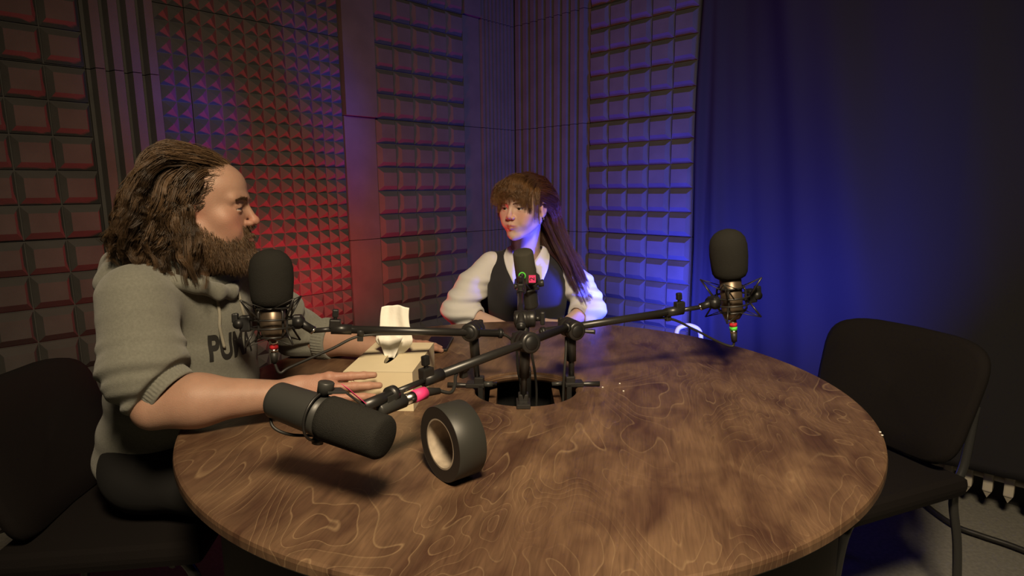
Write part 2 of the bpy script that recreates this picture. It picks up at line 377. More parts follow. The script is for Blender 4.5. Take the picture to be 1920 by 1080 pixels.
PI_ = .002
def panel_frame(side):
    return (dL, nL) if side == 'L' else (dR, nR)
def foam_panel(side, t0, t1, z0, z1, kind, label, cat, group, name, nx=5, nz=5, base=.02, h=.034):
    d, n = panel_frame(side); g = .0015; t0 += g; t1 -= g; z0 += g; z1 -= g
    def W(t, z, o): return CORNER + d*t + UP*z + n*(o+.0)
    off = -.008  # glued to the wall
    mb = MB()
    def box(ta, tb, za, zb, oa, ob):
        vs = [W(t, z, o) for t in (ta, tb) for z in (za, zb) for o in (oa, ob)]
        mb.add(vs, [(0, 1, 3, 2), (4, 6, 7, 5), (0, 4, 5, 1), (2, 3, 7, 6), (0, 2, 6, 4), (1, 5, 7, 3)], False)
    if kind == 'flat':
        box(t0, t1, z0, z1, PI_, base)
        o = mb.build(name, 'foam')
    else:
        box(t0, t1, z0, z1, PI_, base)
        px, pz = (t1-t0)/nx, (z1-z0)/nz
        if kind == 'tile':
            for i in range(nx):
                for j in range(nz):
                    a, b, c, e = t0+i*px+.0022, t0+(i+1)*px-.0022, z0+j*pz+.0032, z0+(j+1)*pz-.0032
                    ins, rise = .017, .006
                    jz = .024
                    L0 = [W(a, c, base), W(b, c, base), W(b, e, base), W(a, e, base)]
                    L1 = [W(a, c, base+rise), W(b, c, base+rise), W(b, e, base+rise), W(a, e, base+rise)]
                    L2 = [W(a+ins, c+jz, base+h), W(b-ins, c+jz, base+h), W(b-ins, e-jz, base+h), W(a+ins, e-jz, base+h)]
                    fs = []
                    for k in range(4):
                        k2 = (k+1) % 4; fs += [(k, k2, 4+k2, 4+k), (4+k, 4+k2, 8+k2, 8+k)]
                    fs.append((8, 9, 10, 11)); mb.add(L0+L1+L2, fs, False)
        elif kind == 'pyramid':
            for i in range(nx):
                for j in range(nz):
                    a, b, c, e = t0+i*px, t0+(i+1)*px, z0+j*pz, z0+(j+1)*pz; q = .0008
                    m_ = ((a+b)/2, (c+e)/2); w = .002
                    L0 = [W(a+q, c+q, base), W(b-q, c+q, base), W(b-q, e-q, base), W(a+q, e-q, base)]
                    L2 = [W(m_[0]-w, m_[1]-w, base+h), W(m_[0]+w, m_[1]-w, base+h), W(m_[0]+w, m_[1]+w, base+h), W(m_[0]-w, m_[1]+w, base+h)]
                    fs = [(k, (k+1) % 4, 4+(k+1) % 4, 4+k) for k in range(4)]+[(4, 5, 6, 7)]; mb.add(L0+L2, fs, False)
        elif kind == 'ridge':
            for i in range(nx):
                a = t0+i*px; pr = [(.06, 0), (.16, h), (.66, h), (.80, 0)]
                vs = [W(a+u*px, z, base+o) for z in (z0, z1) for u, o in pr]
                mb.add(vs, [(0, 1, 5, 4), (1, 2, 6, 5), (2, 3, 7, 6), (0, 3, 2, 1), (4, 5, 6, 7)], False)
        o = mb.build(name, 'foam')
    o.data.update(); return tag(o, label, cat, group)
rowname = {2: 'bottom of its column in view', 1: 'third from the top', 0: 'second from the top', -1: 'topmost of its column'}
def column(side, t0, t1, kind, desc, seams, **kw):
    names = dict(tile='square_tile_foam_panel', pyramid='pyramid_foam_panel', ridge='ridged_foam_panel', flat='flat_foam_panel')
    words = dict(tile='grey square-tile foam panel', pyramid='grey pyramid foam panel', ridge='grey ridged foam panel', flat='smooth grey foam panel')
    N = len(seams)-1
    for i in range(N):
        pos = 'lowest' if i == 0 else 'topmost' if i == N-1 else ('middle' if N == 3 else ('second lowest' if i == 1 else 'second highest'))
        k2 = dict(kw)
        if kind == 'pyramid': k2['nz'] = max(1, round((seams[i+1]-seams[i])/.0615))
        if kind == 'tile': k2['nz'] = max(1, round((seams[i+1]-seams[i])/.123))
        if kind == 'flat': k2['base'] = kw.get('bases', [.045]*9)[i]
        k2.pop('bases', None)
        foam_panel(side, t0, t1, seams[i], seams[i+1], kind, '%s, %s %s' % (words[kind], pos, desc), 'foam panel', {'tile': 'square-tile foam panels', 'pyramid': 'pyramid foam panels', 'ridge': 'ridged foam panels', 'flat': 'smooth foam panels'}[kind], names[kind], **k2)
SE = [.345, .96, 1.575, 2.19, 2.80]
column('L', 2.285, 2.90, 'tile', 'at the far left edge', [.43, 1.045, 1.66, 2.275], nx=5)
column('L', 2.285, 2.90, 'pyramid', 'at the far left under the square tiles', [.004, .43], nx=11)
column('L', 2.045, 2.285, 'ridge', 'behind the back of the man\'s head', [.43, 1.045, 1.66, 2.275], nx=4, h=.045, base=.022)
column('L', 1.930, 2.045, 'pyramid', 'in the two-column strip beside the ridges', [.095, .71, 1.325, 1.94, 2.555], nx=2, h=.03)
column('L', 1.400, 1.930, 'pyramid', 'in the wide pyramid area above the man', [.095, .71, 1.325, 1.94, 2.555], nx=9, h=.03, base=.024)
column('L', 1.241, 1.400, 'pyramid', 'in the three-column strip left of the smooth foam', [.095, .71, 1.325, 1.94, 2.555], nx=3, h=.036)
column('L', 1.060, 1.241, 'flat', 'between the pyramids and the square tiles', SE, bases=[.03, .03, .055, .035])
column('L', 0.455, 1.060, 'tile', 'in the column above the tissue box', SE, nx=5)
column('L', 0.326, 0.455, 'flat', 'between square tiles and fine ridges near the corner', SE, bases=[.03, .03, .03, .05])
column('L', 0.040, 0.326, 'ridge', 'on the left wall next to the corner', SE, nx=9, h=.022)
column('R', 0.050, 0.610, 'ridge', 'on the right wall directly behind the woman', SE, nx=9, h=.035)
column('R', 0.615, 1.262, 'tile', 'in the blue-lit column beside the curtain', SE, nx=5)

# black curtain hung in front of the right wall
def curtain():
    P = []; nu, nv = 260, 90
    for i in range(nu):
        s = i/(nu-1); t = 1.292 + s*2.4; row = []
        for j in range(nv):
            v = j/(nv-1); z = .195 + v*(CEIL-.215)
            off = .055 + .15*min(1, s*2.2) + .045*(1-v)*min(1, s*3)
            q = t - .42*(1-v)*(1 if s > .03 else s/.03)     # folds lean towards the floor corner
            amp = (.6+.4*math.sin(v*2.2+s*3))*(1-.45*(1-v)**2)
            off += amp*(.034*math.sin(q*7.5+1.2*math.sin(v*2.1)) + .016*math.sin(q*15+v*2.1) + .005*math.sin((t+.35*v)*29+2)) + .012*math.sin((t-.5*v)*11+1)*(1-v)
            off += .05*math.exp(-((s*2.4-.02)/.03)**2) + .03*math.exp(-((t-1.34-.11*(1-v))/.035)**2) - .02*math.exp(-((t-1.42-.24*(1-v))/.045)**2)
            off += .025*math.exp(-((t-1.62-.28*(1-v))/.06)**2)
            tt = t + .012*math.sin(v*9)*math.exp(-s*30) + .012*math.exp(-s*40)*(1-v)
            row.append(CORNER+dR*tt+nR*max(off, .02)+UP*z)
        P.append(row)
    mb = MB(); mb.grid(P); o = mb.build('curtain', 'curtain')
    md = o.modifiers.new('thick', 'SOLIDIFY'); md.thickness = .004
    tag(o, 'black cloth curtain hanging in soft folds across the right wall, lit blue at left', 'curtain')
curtain()
# radiator showing under the hem
def radiator():
    c0 = CORNER+dR*2.05+nR*.150
    r = empty('radiator', c0, 'white ribbed radiator showing under the hem of the black curtain', 'radiator')
    mb = MB(); mb.tube([c0+UP*.36, c0+UP*.36+dR*1.25], .012); mb.tube([c0+UP*.155, c0+UP*.155+dR*1.25], .014); mb.build('pipe', 'radiator', r)
    for k in range(20):
        p = c0+dR*(.02+k*.060); m = MB(); m.box(p+UP*.25, (.030, .05, .30), (dR, nR, UP), .006)
        vs = [p+dR*a+nR*b+UP*z for a, b, z in ((-.013, -.02, .101), (.013, -.02, .101), (.013, .02, .101), (-.013, .02, .101), (0, -.005, .070), (0, .005, .070))]
        m.add(vs, [(0, 1, 4), (1, 2, 5, 4), (2, 3, 5), (3, 0, 4, 5)], False); m.build('fin', 'radiator', r)
radiator()
mb = MB(); mb.tube(bez([onz(x, y, .02) for x, y in ((1690, 905), (1740, 950), (1790, 985), (1840, 1004), (1900, 1024), (1990, 1060))]), .009); tag(mb.build('floor_cable', 'rubber'), 'black cable lying on the grey floor in front of the radiator', 'cable')

# ------------------------------------------------------------------ round table with a cable hole
TC = V((.029, 1.351, 0)); TR, HR, TT = .724, .120, .75
def table():
    t = empty('round_table', TC, 'large round table of dark stained plywood with a round cable hole in the middle', 'table')
    prof_out = [(TR-.006, .75), (TR-.0015, .7485), (TR, .744), (TR, .722), (TR-.004, .716)]
    n = 160; mb = MB(); rings = [(HR+.0035, .75), (TR-.006, .75), (TR-.0015, .748), (TR, .743), (TR, .7325), (TR-.004, .7275), (HR, .7275), (HR, .7475), (HR+.0035, .75)]
    P = [[TC+V((r*math.cos(2*math.pi*k/n), r*math.sin(2*math.pi*k/n), z)) for r, z in rings] for k in range(n)]
    mb.grid(P, closed_u=True, smooth=False); o = mb.build('tabletop', 'wood', t); o['label'] = 'dark stained top with swirling light figure'
    m = MB(); P = [[TC+V(((HR+.0008-e)*math.cos(2*math.pi*k/n), (HR+.0008-e)*math.sin(2*math.pi*k/n), z)) for e, z in ((0, .7455), (.0016, .7455), (.0016, .728), (0, .728))] for k in range(n)]
    m.grid(P, closed_u=True); o = m.build('hole_edge', 'ply', t); o['label'] = 'layered plywood edge round the hole'
    # dark drum base and an added light-blocking tube inside
    m = MB(); A_ = [math.radians(200+140*k/(n-1)) for k in range(n)]
    P = [[TC+V((r*math.cos(a), r*math.sin(a), z)) for r, z in ((.66, .727), (.66, .002), (.64, .002), (.64, .727), (.66, .727))] for a in A_]
    m.grid(P, smooth=False); o = m.build('drum_base', 'drum', t)
    for s in (-1, 1):
        m = MB(); m.box(TC+V((s*.078, 0, .50)), (.018, .26, .42)); m.build('inner_board', 'wood', t)
    m = MB(); m.lathe(TC+UP*.30, UP, [(0, .001), (0, .20), (.412, .20), (.412, .195), (.01, .195), (.01, .001)], 48, smooth=False); m.build('light_block_tube', 'blackplastic', t)  # black tube added to keep coloured lamp light out of the hole
table()

# ------------------------------------------------------------------ visitor chairs
def chair(label, c, face, back_top=.82, lean=.10):
    """c: centre of seat on floor, face: direction the chair faces"""
    f = V((face[0], face[1], 0)).normalized(); s = V((-f.y, f.x, 0)); c = V((c[0], c[1], 0))
    r = empty('visitor_chair', c, label, 'chair', None)
    m = MB(); m.box(c+UP*.45, (.42, .45, .05), (f, s, UP), .02); o = m.build('seat', 'chairpad', r); bev(o)
    # curved backrest
    W_, Hb = .225, .165; z0 = back_top-Hb; P = []
    bc = c - f*.225 + UP*z0; nn = 40
    front = []; 
    def bp(u, v, th):
        curve = .035*(u/W_)**2
        return bc + s*u + UP*v + f*(curve - lean*(v/.33) + th)
    out = []
    for k in range(nn):
        a = 2*math.pi*k/nn; ca, sa = math.cos(a), math.sin(a); e = .42
        u = W_*math.copysign(abs(ca)**e, ca); v = Hb*math.copysign(abs(sa)**e, sa); u *= 1+.05*(v/Hb)*0-.06*(-v/Hb)
        out.append((u, v))
    th = [(.0, -.024), (.6, -.024), (.93, -.02), (1.0, -.008), (1.0, .008), (.93, .02), (.6, .026), (0, .03)]
    P = [[bp(u*q, v*q, t_) for q, t_ in th] for u, v in out]
    m = MB(); m.grid(P, closed_u=True); m.build('backrest', 'chairpad', r)
    R = .011
    for q in (-1, 1):
        y = q*.185
        pts = [c-f*.29+s*y+UP*.01, c-f*.255+s*y+UP*.25, c-f*.215+s*y+UP*.40, c-f*.245+s*y+UP*.50, c-f*.262+s*y+UP*(back_top-.17)]
        m = MB(); m.tube(bez(pts, 6), R); m.build('rear_leg', 'chairframe', r)
        pts = [c+f*.23+s*y+UP*.01, c+f*.20+s*y+UP*.25, c+f*.17+s*y+UP*.40, c+f*.10+s*y+UP*.425, c-f*.20+s*y+UP*.425]
        m = MB(); m.tube(bez(pts, 6), R); m.build('front_leg', 'chairframe', r)
    for dd in (-.18, .14): m = MB(); m.tube([c+f*dd-s*.2+UP*.42, c+f*dd+s*.2+UP*.42], .009); m.build('seat_rail', 'chairframe', r)
    return r
def bev(o):
    pass
chair('black padded visitor chair standing empty at the right side of the table', (.885, 1.555), (-.93, -.37), back_top=.815)
chair('black padded visitor chair behind the bearded man at the left edge', (-.90, 1.36), (1, .12), back_top=.80)
chair('black padded visitor chair the woman sits on', (.05, 2.42), (0, -1), back_top=.80)

# ------------------------------------------------------------------ things on the table
def tissue_box():
    FL, FR = onz(643, 697, .835), onz(773, 698, .835); BR = onz(818, 636, .835)
    x = (FR-FL); wdt = x.length; x.normalize(); y = V((-x.y, x.x, 0)); ln = .245
    c = (FL+FR)/2 + y*ln/2; c.z = .75+.0425
    r = empty('tissue_box', (c.x, c.y, .75), 'cream cardboard tissue box with a white tissue pulled up, left of the microphone posts', 'tissue box')
    a, b, h = wdt/2, ln/2, .0425; ow, ol = .011, .060
    T = lambda u, v, z: c + x*u + y*v + UP*z
    m = MB(); n = 32; out = []; inn = []
    for k in range(n):
        an = 2*math.pi*k/n; ca, sa = math.cos(an), math.sin(an)
        q = max(abs(ca), abs(sa)); out.append((a*ca/q, b*sa/q)); inn.append((ow*ca, ol*sa))
    vs = [T(u, v, h) for u, v in out]+[T(u, v, h) for u, v in inn]+[T(u, v, h-.012) for u, v in inn]
    fs = [(k, (k+1) % n, n+(k+1) % n, n+k) for k in range(n)]+[(n+k, n+(k+1) % n, 2*n+(k+1) % n, 2*n+k) for k in range(n)]
    m.add(vs, fs, False)
    co = [(-a, -b), (a, -b), (a, b), (-a, b)]; vs = [T(u, v, z) for z in (-h, h-.0004) for u, v in co]
    m.add(vs, [(0, 1, 5, 4), (1, 2, 6, 5), (2, 3, 7, 6), (3, 0, 4, 7), (3, 2, 1, 0)], False)
    # corners of the octagon-to-rectangle gap
    vs = [T(u, v, h-.0005) for u, v in co]+[T(u, v, h-.0005) for u, v in inn]
    o = m.build('box_body', 'box', r)
    # tissue: a pinched sheet rising from the slot, folded over at the top
    P = []; nu, nv = 34, 26
    A0 = aty(735, 672, c.y-.0); 
    for i in range(nu):
        u = i/(nu-1)*2-1; row = []
        for j in range(nv):
            v = j/(nv-1)
            wd = .005+.031*math.sin(min(v/.38, 1)*1.57)-.006*max(0, v-.38)
            z = h-.010+.122*v; yy = .015+.005*math.sin(u*3+v*3)+.014*u*u*(1-v)+.0015*math.sin(u*8)*v
            xx = wd*u-.016*math.exp(-((v-.33)/.2)**2)*(u < 0)*(-u)+.003*math.sin(v*6)
            z += -.014*u*u*v*(.4) + .001*math.sin(u*5)*v
            row.append(T(xx+.004, yy+ .02*v, z))
        P.append(row)
    m = MB(); m.grid(P); o = m.build('tissue', 'tissue', r); md = o.modifiers.new('t', 'SOLIDIFY'); md.thickness = .0008
    P = []
    for i in range(nu):
        u = i/(nu-1)*2-1; row = []
        for j in range(14):
            v = j/13; row.append(T(u*(.010+.020*v)-.006, .004+.012*v+.004*math.cos(u*3), h-.006+.050*v+.004*math.sin(u*6)*v))
        P.append(row)
    m = MB(); m.grid(P); o = m.build('tissue_fold', 'tissue', r); md = o.modifiers.new('t', 'SOLIDIFY'); md.thickness = .0008
tissue_box()

def tape_roll():
    D, Wd = .122, .050; n = V((-.80, -.62, .0)).normalized()
    base = V((-.098, .915, .75)); c = base + UP*(D/2+.0005) 
    tilt = Matrix.Rotation(math.radians(0), 4, 'X')
    r = empty('tape_roll', base, 'thick roll of black adhesive tape standing upright on the table front', 'tape roll')
    R, ri = D/2, .0385; f0 = c+n*Wd/2
    m = MB(); m.lathe(c-n*Wd/2, n, [(0, ri+.003), (0, R-.001), (.001, R), (Wd-.001, R), (Wd, R-.001)], 96, cap=False); m.build('tape_outside', 'tape', r)
    m = MB(); m.lathe(c-n*Wd/2, n, [(Wd, R-.001), (Wd-.0003, R-.0015), (Wd-.0008, ri+.0028)], 96, cap=False, smooth=False); m.build('tape_side', 'tapeside', r)
    m = MB(); m.lathe(c-n*Wd/2, n, [(.0, ri), (Wd-.001, ri), (Wd-.001, ri+.003), (0, ri+.003), (0, ri)], 96, cap=False, smooth=False); o = m.build('cardboard_core', 'core', r); o['label'] = 'pale scuffed cardboard core'
tape_roll()
def phone():
    p = onz(792, 655, .757); q = onz(845, 655, .757); x = (q-p).normalized(); y = V((-x.y, x.x, 0)); c = p+x*.036+y*.07; c.z = .7555
    r = empty('smartphone', (c.x, c.y, .75), 'black smartphone lying flat behind the tissue box by the man\'s hand', 'phone')
    m = MB(); m.box(c, (.072, .145, .008), (x, y, UP), .003); m.build('phone_body', 'blackplastic', r)
    m = MB(); m.box(c+UP*.0042, (.066, .138, .0012), (x, y, UP)); m.build('screen', 'phone', r)
phone()
rr = random.Random(3)
for k, (x, y) in enumerate(((1130, 726), (1162, 719), (1169, 733), (735, 727), (1650, 810), (1654, 816))):
    p = onz(x, y, .7512); bm = MB(); bm.box(p, (.0035, .0028, .002), None, .0006)
    tag(bm.build('paper_crumb', 'tissue'), ['tiny white crumb on the table just right of the right clamp lever', 'tiny white crumb on the table, the farther of a pair right of the lever', 'tiny white crumb on the table, the nearer of a pair right of the lever', 'tiny white crumb on the table by the long boom', 'tiny white chip on the right rim of the table, the upper one', 'tiny white chip on the right rim of the table, the lower one'][k], 'crumb', 'crumbs on the table')

# ------------------------------------------------------------------ microphone stands
def tframe(a, b):
    t = (b-a).normalized(); s = t.cross(UP).normalized(); u = s.cross(t); return t, s, u
def joint(r, c, ax, rad=.0215, L=.05):
    m = MB(); ax = ax.normalized()
    m.lathe(c-ax*L/2, ax, [(0, rad*.72), (.001, rad*.94), (.004, rad), (L*.3, rad), (L*.3+.0008, rad*.95), (L*.3+.002, rad), (L*.62, rad), (L*.62+.0008, rad*.95), (L*.62+.002, rad), (L-.004, rad), (L-.001, rad*.94), (L, rad*.72)], 40)
    o = m.build('swivel_joint', 'black', r)
    m = MB(); e = c+ax*(L/2); m.tube([e, e+ax*.012], .006); m.box(e+ax*.018, (.012, .012, .034), (ax, ax.cross(UP), UP), .004); m.build('clamp_knob', 'black', o)
    m = MB(); m.lathe(c-ax*(L/2+.0012), ax, [(0, rad*.62), (.0015, rad*.66)], 32); m.build('joint_cap', 'blackplastic', o)
    return o
def post(r, top, bot, foot_dir, lever=True):
    t = (top-bot).normalized(); L = (top-bot).length
    m = MB(); m.tube([bot, top], .0066, 16); m.build('lower_tube', 'black', r)
    m = MB(); m.tube([bot+t*L*.42, top], .0112, 18); m.build('upper_tube', 'black', r)
    f = foot_dir.normalized(); s = V((-f.y, f.x, 0)); b = V((bot.x, bot.y, .75))
    m = MB(); m.box(b+UP*.006+f*.005, (.044, .030, .010), (f, s, UP), .002); m.box(b-f*.008-UP*.03, (.012, .03, .075), (f, s, UP), .002); m.box(b+UP*.016-f*.004, (.022, .022, .02), (f, s, UP), .003)
    m.box(b-UP*.066+f*.008, (.042, .028, .008), (f, s, UP), .002)
    m.build('table_clamp', 'black', r)
def lever_bar(r, p, d, L=.05):
    d = d.normalized(); m = MB(); m.tube([p, p+d*.012, p+d*.03, p+d*L], [.003, .0038, .0052, .0058], 12); m.build('clamp_lever', 'black', r)
def boom(r, a, b, c, e, knob_side=1):
    """a rear end, b joint, c where the thick tube ends, e thin tube tip"""
    t = (c-a).normalized()
    m = MB(); m.tube([a, c], .0088, 20); m.build('boom_tube', 'black', r)
    m = MB(); m.tube([a-t*.004, a+t*.004], .0112, 20); m.tube([a-t*.007, a-t*.004], .0075, 16); m.build('end_cap', 'blackplastic', r)
    m = MB(); m.tube([c, e], .0055, 16); m.build('extension_tube', 'black', r)
    t, s, u = tframe(a, c)
    m = MB(); m.tube([c-t*.035, c+t*.008], .0112, 20); m.box(c+u*.012, (.024, .017, .02), (t, s, u), .003); m.build('tube_lock', 'black', r)
    m = MB(); m.tube([c+u*.02, c+u*.03], .004, 10); m.box(c+u*.035, (.013, .011, .018), (t, s, u), .003); m.build('lock_screw', 'blackplastic', r)
def clip(r, p, t):
    t = t.normalized(); s = t.cross(UP).normalized(); u = s.cross(t); m = MB(); m.tube([p-t*.007, p+t*.007], .0108, 20); m.box(p-u*.014, (.013, .011, .014), (t, s, u), .002); m.build('cable_clip', 'rubber', r)
def cable(pts, label, r=.0031):
    m = MB(); m.tube(bez(pts, 10), r, 10); o = m.build('microphone_cable', 'rubber'); return tag(o, label, 'cable')

def shock_mic(label_s, label_m, ctr, bodybot, boom_tip, boom_dir, cable_tape, stand_root, flip=1, yb=0):
    """large condenser microphone in a spider mount with foam windscreen"""
    ax = (ctr-bodybot).normalized(); r = empty('condenser_microphone', bodybot, label_m, 'microphone')
    R = .0445; H = .125; b0 = ctr-ax*H/2
    prof = [(0, .012), (.002, .026), (.008, .036), (.018, .0410), (.035, .0428), (.06, .0445), (.085, .0440), (.102, .0400), (.114, .031), (.121, .020), (.125, .004)]
    m = MB(); m.lathe(b0, ax, prof, 48); o = m.build('foam_windscreen', 'micfoam', r); o['label'] = 'thick black foam windscreen'
    bl = (ctr-bodybot).length-H/2; L = bl+.02
    m = MB(); m.lathe(b0+ax*.02-ax*L, ax, [(0, .010), (.001, .017), (.012, .0235), (.02, .0255), (L, .0255)], 40); m.build('microphone_body', 'bronze', r)
    e = b0+ax*.02-ax*L
    # connector with coloured rings
    m = MB(); m.tube([e, e-ax*.012], .0085, 18); m.build('connector', 'chrome', r)
    for k, c_ in enumerate(cable_tape):
        m = MB(); m.tube([e-ax*(.010+k*.009), e-ax*(.019+k*.009)], .0092, 18); q = m.build('marker_tape', c_, r)
    k = len(cable_tape); m = MB(); m.tube([e-ax*(.010+k*.009), e-ax*(.018+k*.009)], .0085, 18); m.build('connector_collar', 'chrome', r)
    m = MB(); m.tube([e-ax*(.016+k*.009), e-ax*(.040+k*.009)], [.0085, .0065], 18); m.build('plug', 'rubber', r)
    tail = e-ax*(.040+k*.009)
    # spider mount
    u = boom_dir.normalized(); u = (u-ax*u.dot(ax)).normalized(); w = ax.cross(u)
    mid = e+ax*(L*.42)
    m = MB()
    for z, rad in ((-.010, .043), (.008, .043)):
        m.tube([mid+ax*z+(u*math.cos(a)+w*math.sin(a))*rad for a in [2*math.pi*k/40 for k in range(41)]], .0022, 8)
    for z, rad in ((.030, .030), (-.030, .0285)):
        m.tube([mid+ax*z+(u*math.cos(a)+w*math.sin(a))*rad for a in [2*math.pi*k/40 for k in range(41)]], .0024, 8)
    for k4 in range(4):
        a = math.pi/4+k4*math.pi/2; d = u*math.cos(a)+w*math.sin(a)
        m.tube([mid+ax*.030+d*.030, mid+ax*.022+d*.034, mid-ax*.022+d*.034, mid-ax*.030+d*.0285], .0026, 8)
        # outward prongs
        m.tube([mid+ax*.008+d*.043, mid+ax*.052+d*.072], .0022, 8); m.tube([mid-ax*.010+d*.043, mid-ax*.045+d*.066], .0022, 8)
        d2 = u*math.cos(a+.35)+w*math.sin(a+.35); m.tube([mid+ax*.008+d2*.043, mid+ax*.052+d*.072], .0016, 8)
    sm_ = m.build('shock_mount', 'black', r)
    m = MB()
    for k4 in range(4):
        a = math.pi/4+k4*math.pi/2; d = u*math.cos(a)+w*math.sin(a)
        for da in (-.78, .78):
            d3 = u*math.cos(a+da)+w*math.sin(a+da)
            m.tube([mid+ax*.052+d*.072, mid+ax*.028+d3*.030], .0011, 6); m.tube([mid-ax*.045+d*.066, mid-ax*.030+d3*.0285], .0011, 6)
    m.build('elastic_cord', 'rubber', r)
    # swivel on the ring
    j = mid-u*.052
    m = MB(); m.box(mid-u*.049, (.018, .030, .030), (u, w, ax), .004); m.tube([j-w*.018, j+w*.018], .011, 18); m.tube([j, boom_tip], .0088, 16); m.build('mount_swivel', 'blackplastic', r)
    m = MB(); q = boom_tip+(j-boom_tip)*.12; m.tube([boom_tip, q], .0092, 16); m.build('thread_ring', 'chrome', r)
    m = MB(); m.box(mid+u*.054, (.022, .024, .034), (u, w, ax), .004); m.tube([mid+u*.066-w*.016, mid+u*.066+w*.016], .010, 14); m.box(mid+u*.074+ax*.012, (.012, .016, .020), (u, w, ax), .003); m.build('counter_bracket', 'blackplastic', r)
    return tail
def dynamic_mic(label, ctr_front, ctr_rear, knob_dir, name='broadcast_microphone', windscreen='micfoam', split=.5):
    ax = (ctr_front-ctr_rear).normalized(); L = (ctr_front-ctr_rear).length; r = empty(name, ctr_rear, label, 'microphone')
    s = L*split
    m = MB(); m.lathe(ctr_rear, ax, [(0, .021), (.0015, .0262), (.004, .0278), (.01, .0282), (s*.8, .0300), (s, .0305)], 56); m.build('body', 'smbody', r)
    m = MB(); m.lathe(ctr_rear+ax*(s-.002), ax, [(0, .0300), (.002, .0330), (.012, .0335), (L-s-.004, .0316), (L-s+.000, .0295), (L-s+.003, .024)], 56); m.build('foam_windscreen', windscreen, r)
    k = knob_dir.normalized(); k = (k-ax*k.dot(ax)).normalized(); w = ax.cross(k)
    c = ctr_rear+ax*(s-.012)
    m = MB(); rad = .0365
    m.tube([c+(k*math.cos(a)+w*math.sin(a))*rad for a in [math.pi*i/24 for i in range(25)]], .0020, 8); m.build('yoke', 'black', r)
    for q in (1, -1):
        m = MB(); p = c+k*(.030*q); m.lathe(p, k*q, [(0, .006), (.004, .006), (.005, .0115), (.020, .0118), (.0215, .0105), (.022, .004)] if q == 1 else [(0, .006), (.006, .0085), (.012, .0085), (.013, .006)], 28); m.build('yoke_knob', 'smbody', r)
    return r, ax, c, k, w

def stand(name, label, base):
    return empty('microphone_stand', base, label, 'microphone stand')
# --- left stand with the large microphone in front of the man
JL = aty(887, 620, 1.35); rim = V((-.085, 1.375, .752))
s1 = stand('l', 'black boom stand clamped left of the hole, its arm reaching the man\'s microphone', rim)
post(s1, JL, V((-.083, 1.362, .756)), V((-1, .1, 0)))
joint(s1, JL, V((.35, .94, 0)))
a = aty(938, 625, 1.352); c = aty(628, 617, 1.27); e = aty(588, 620, 1.262); boom(s1, a, JL, c, e); clip(s1, aty(676, 622, 1.283), c-a)
lever_bar(s1, V((-.092, 1.355, .756)), V((-1, .05, .02)), .062)
m = MB(); m.tube([V((-.070, 1.36, .756)), V((-.048, 1.36, .757))], .007, 16); m.build('threaded_grip', 'smbody', s1)
m = MB(); m.tube([V((-.077, 1.36, .7565)), V((-.038, 1.36, .7565))], .0052, 12); m.build('screw_end', 'chrome', s1)
ctr = aty(509, 522, 1.25); bb = aty(513, 637, 1.235)
tail1 = shock_mic('', 'large black foam-covered microphone in a spider mount in front of the man\'s chest', ctr, bb, e, V((-1, -.2, 0)), ['red'], s1)
cable([tail1, tail1+V((.01, .0, -.022)), aty(545, 688, 1.24), aty(620, 655, 1.26), aty(676, 630, 1.28), aty(760, 626, 1.30), aty(840, 627, 1.33), aty(905, 628, 1.34)], 'black cable sagging from the left microphone back along its boom')
cable([aty(938, 624, 1.352), aty(956, 634, 1.36), aty(968, 652, 1.38), aty(972, 700, 1.40), V((.03, 1.40, .70)), V((.03, 1.40, .60))], 'black cable from the left boom\'s end down into the table hole')
# --- front stand with the long boom and the grey broadcast microphone
JF = aty(985, 641, 1.23)
s2 = stand('f', 'black boom stand clamped at the near hole edge with the long diagonal arm', V((.022, 1.222, .752)))
post(s2, JF, V((.022, 1.237, .757)), V((0, -1, 0))); joint(s2, JF, V((-.45, .85, -.12)), .0225, .056)
a = aty(1062, 614, 1.33); c = aty(800, 712, 1.01); tt = (c-a).normalized(); e = aty(744, 735, .945)
boom(s2, a, JF, c, e); clip(s2, aty(868, 688, 1.085), c-a)
m = MB(); g0, g1 = aty(745, 735, .945), aty(733, 740, .93); m.tube([e, g0*.5+g1*.5], .0062, 14); m.build('thread', 'chrome', s2)
m = MB(); m.tube([aty(739, 738, .938), aty(730, 742, .928)], .0145, 28); m.tube([aty(734, 740, .93), aty(682, 762, .872)], .0090, 20); m.build('mount_adapter', 'black', s2)
rear, front = aty(517, 749, .875), aty(722, 822, .79)
mic, ax, yc, k, w = dynamic_mic('cylindrical dark grey broadcast microphone hanging over the near left of the table', front, rear, V((.12, .1, 1)), split=.50)
kn = yc+k*.046; q = aty(680, 762, .872)
m = MB(); b0 = kn-k*.008; dd = (q-b0); dd2 = dd-k*dd.dot(k); mid = b0+dd2*.45; hw = ax.cross(k)
def strap(m, p, q_, wv, th):
    d = (q_-p).normalized(); n_ = d.cross(wv).normalized(); m.box((p+q_)/2, ((q_-p).length, wv.length, th), (d, n_.cross(d), n_), .0008)
hz = (q-mid).normalized().cross(UP).normalized(); strap(m, b0, mid, hz*.026, .0035); strap(m, mid, q+V((-.002, 0, .004)), hz*.026, .0035); m.build('mounting_bracket', 'smbody', mic)
d = (q-mid).normalized(); n_ = d.cross(hz).normalized(); n_ = n_ if n_.z > 0 else -n_; wv = n_.cross(d)
lab = MB(); lab.box((mid+q)/2+n_*.0035+V((-.001, 0, .0045)), ((q-mid).length*.96, .0268, .0008), (d, wv, n_), 0); lo = lab.build('marker_tape', 'pink', mic)
tv, tf = text_mesh('1', .018); cc = (mid+q)/2+n_*.0043+V((-.001, 0, .0045))
m = MB(); m.add([cc-wv*v.x*-1+d*v.y for v in tv], tf, False); m.build('marker_number', 'ink', lo)
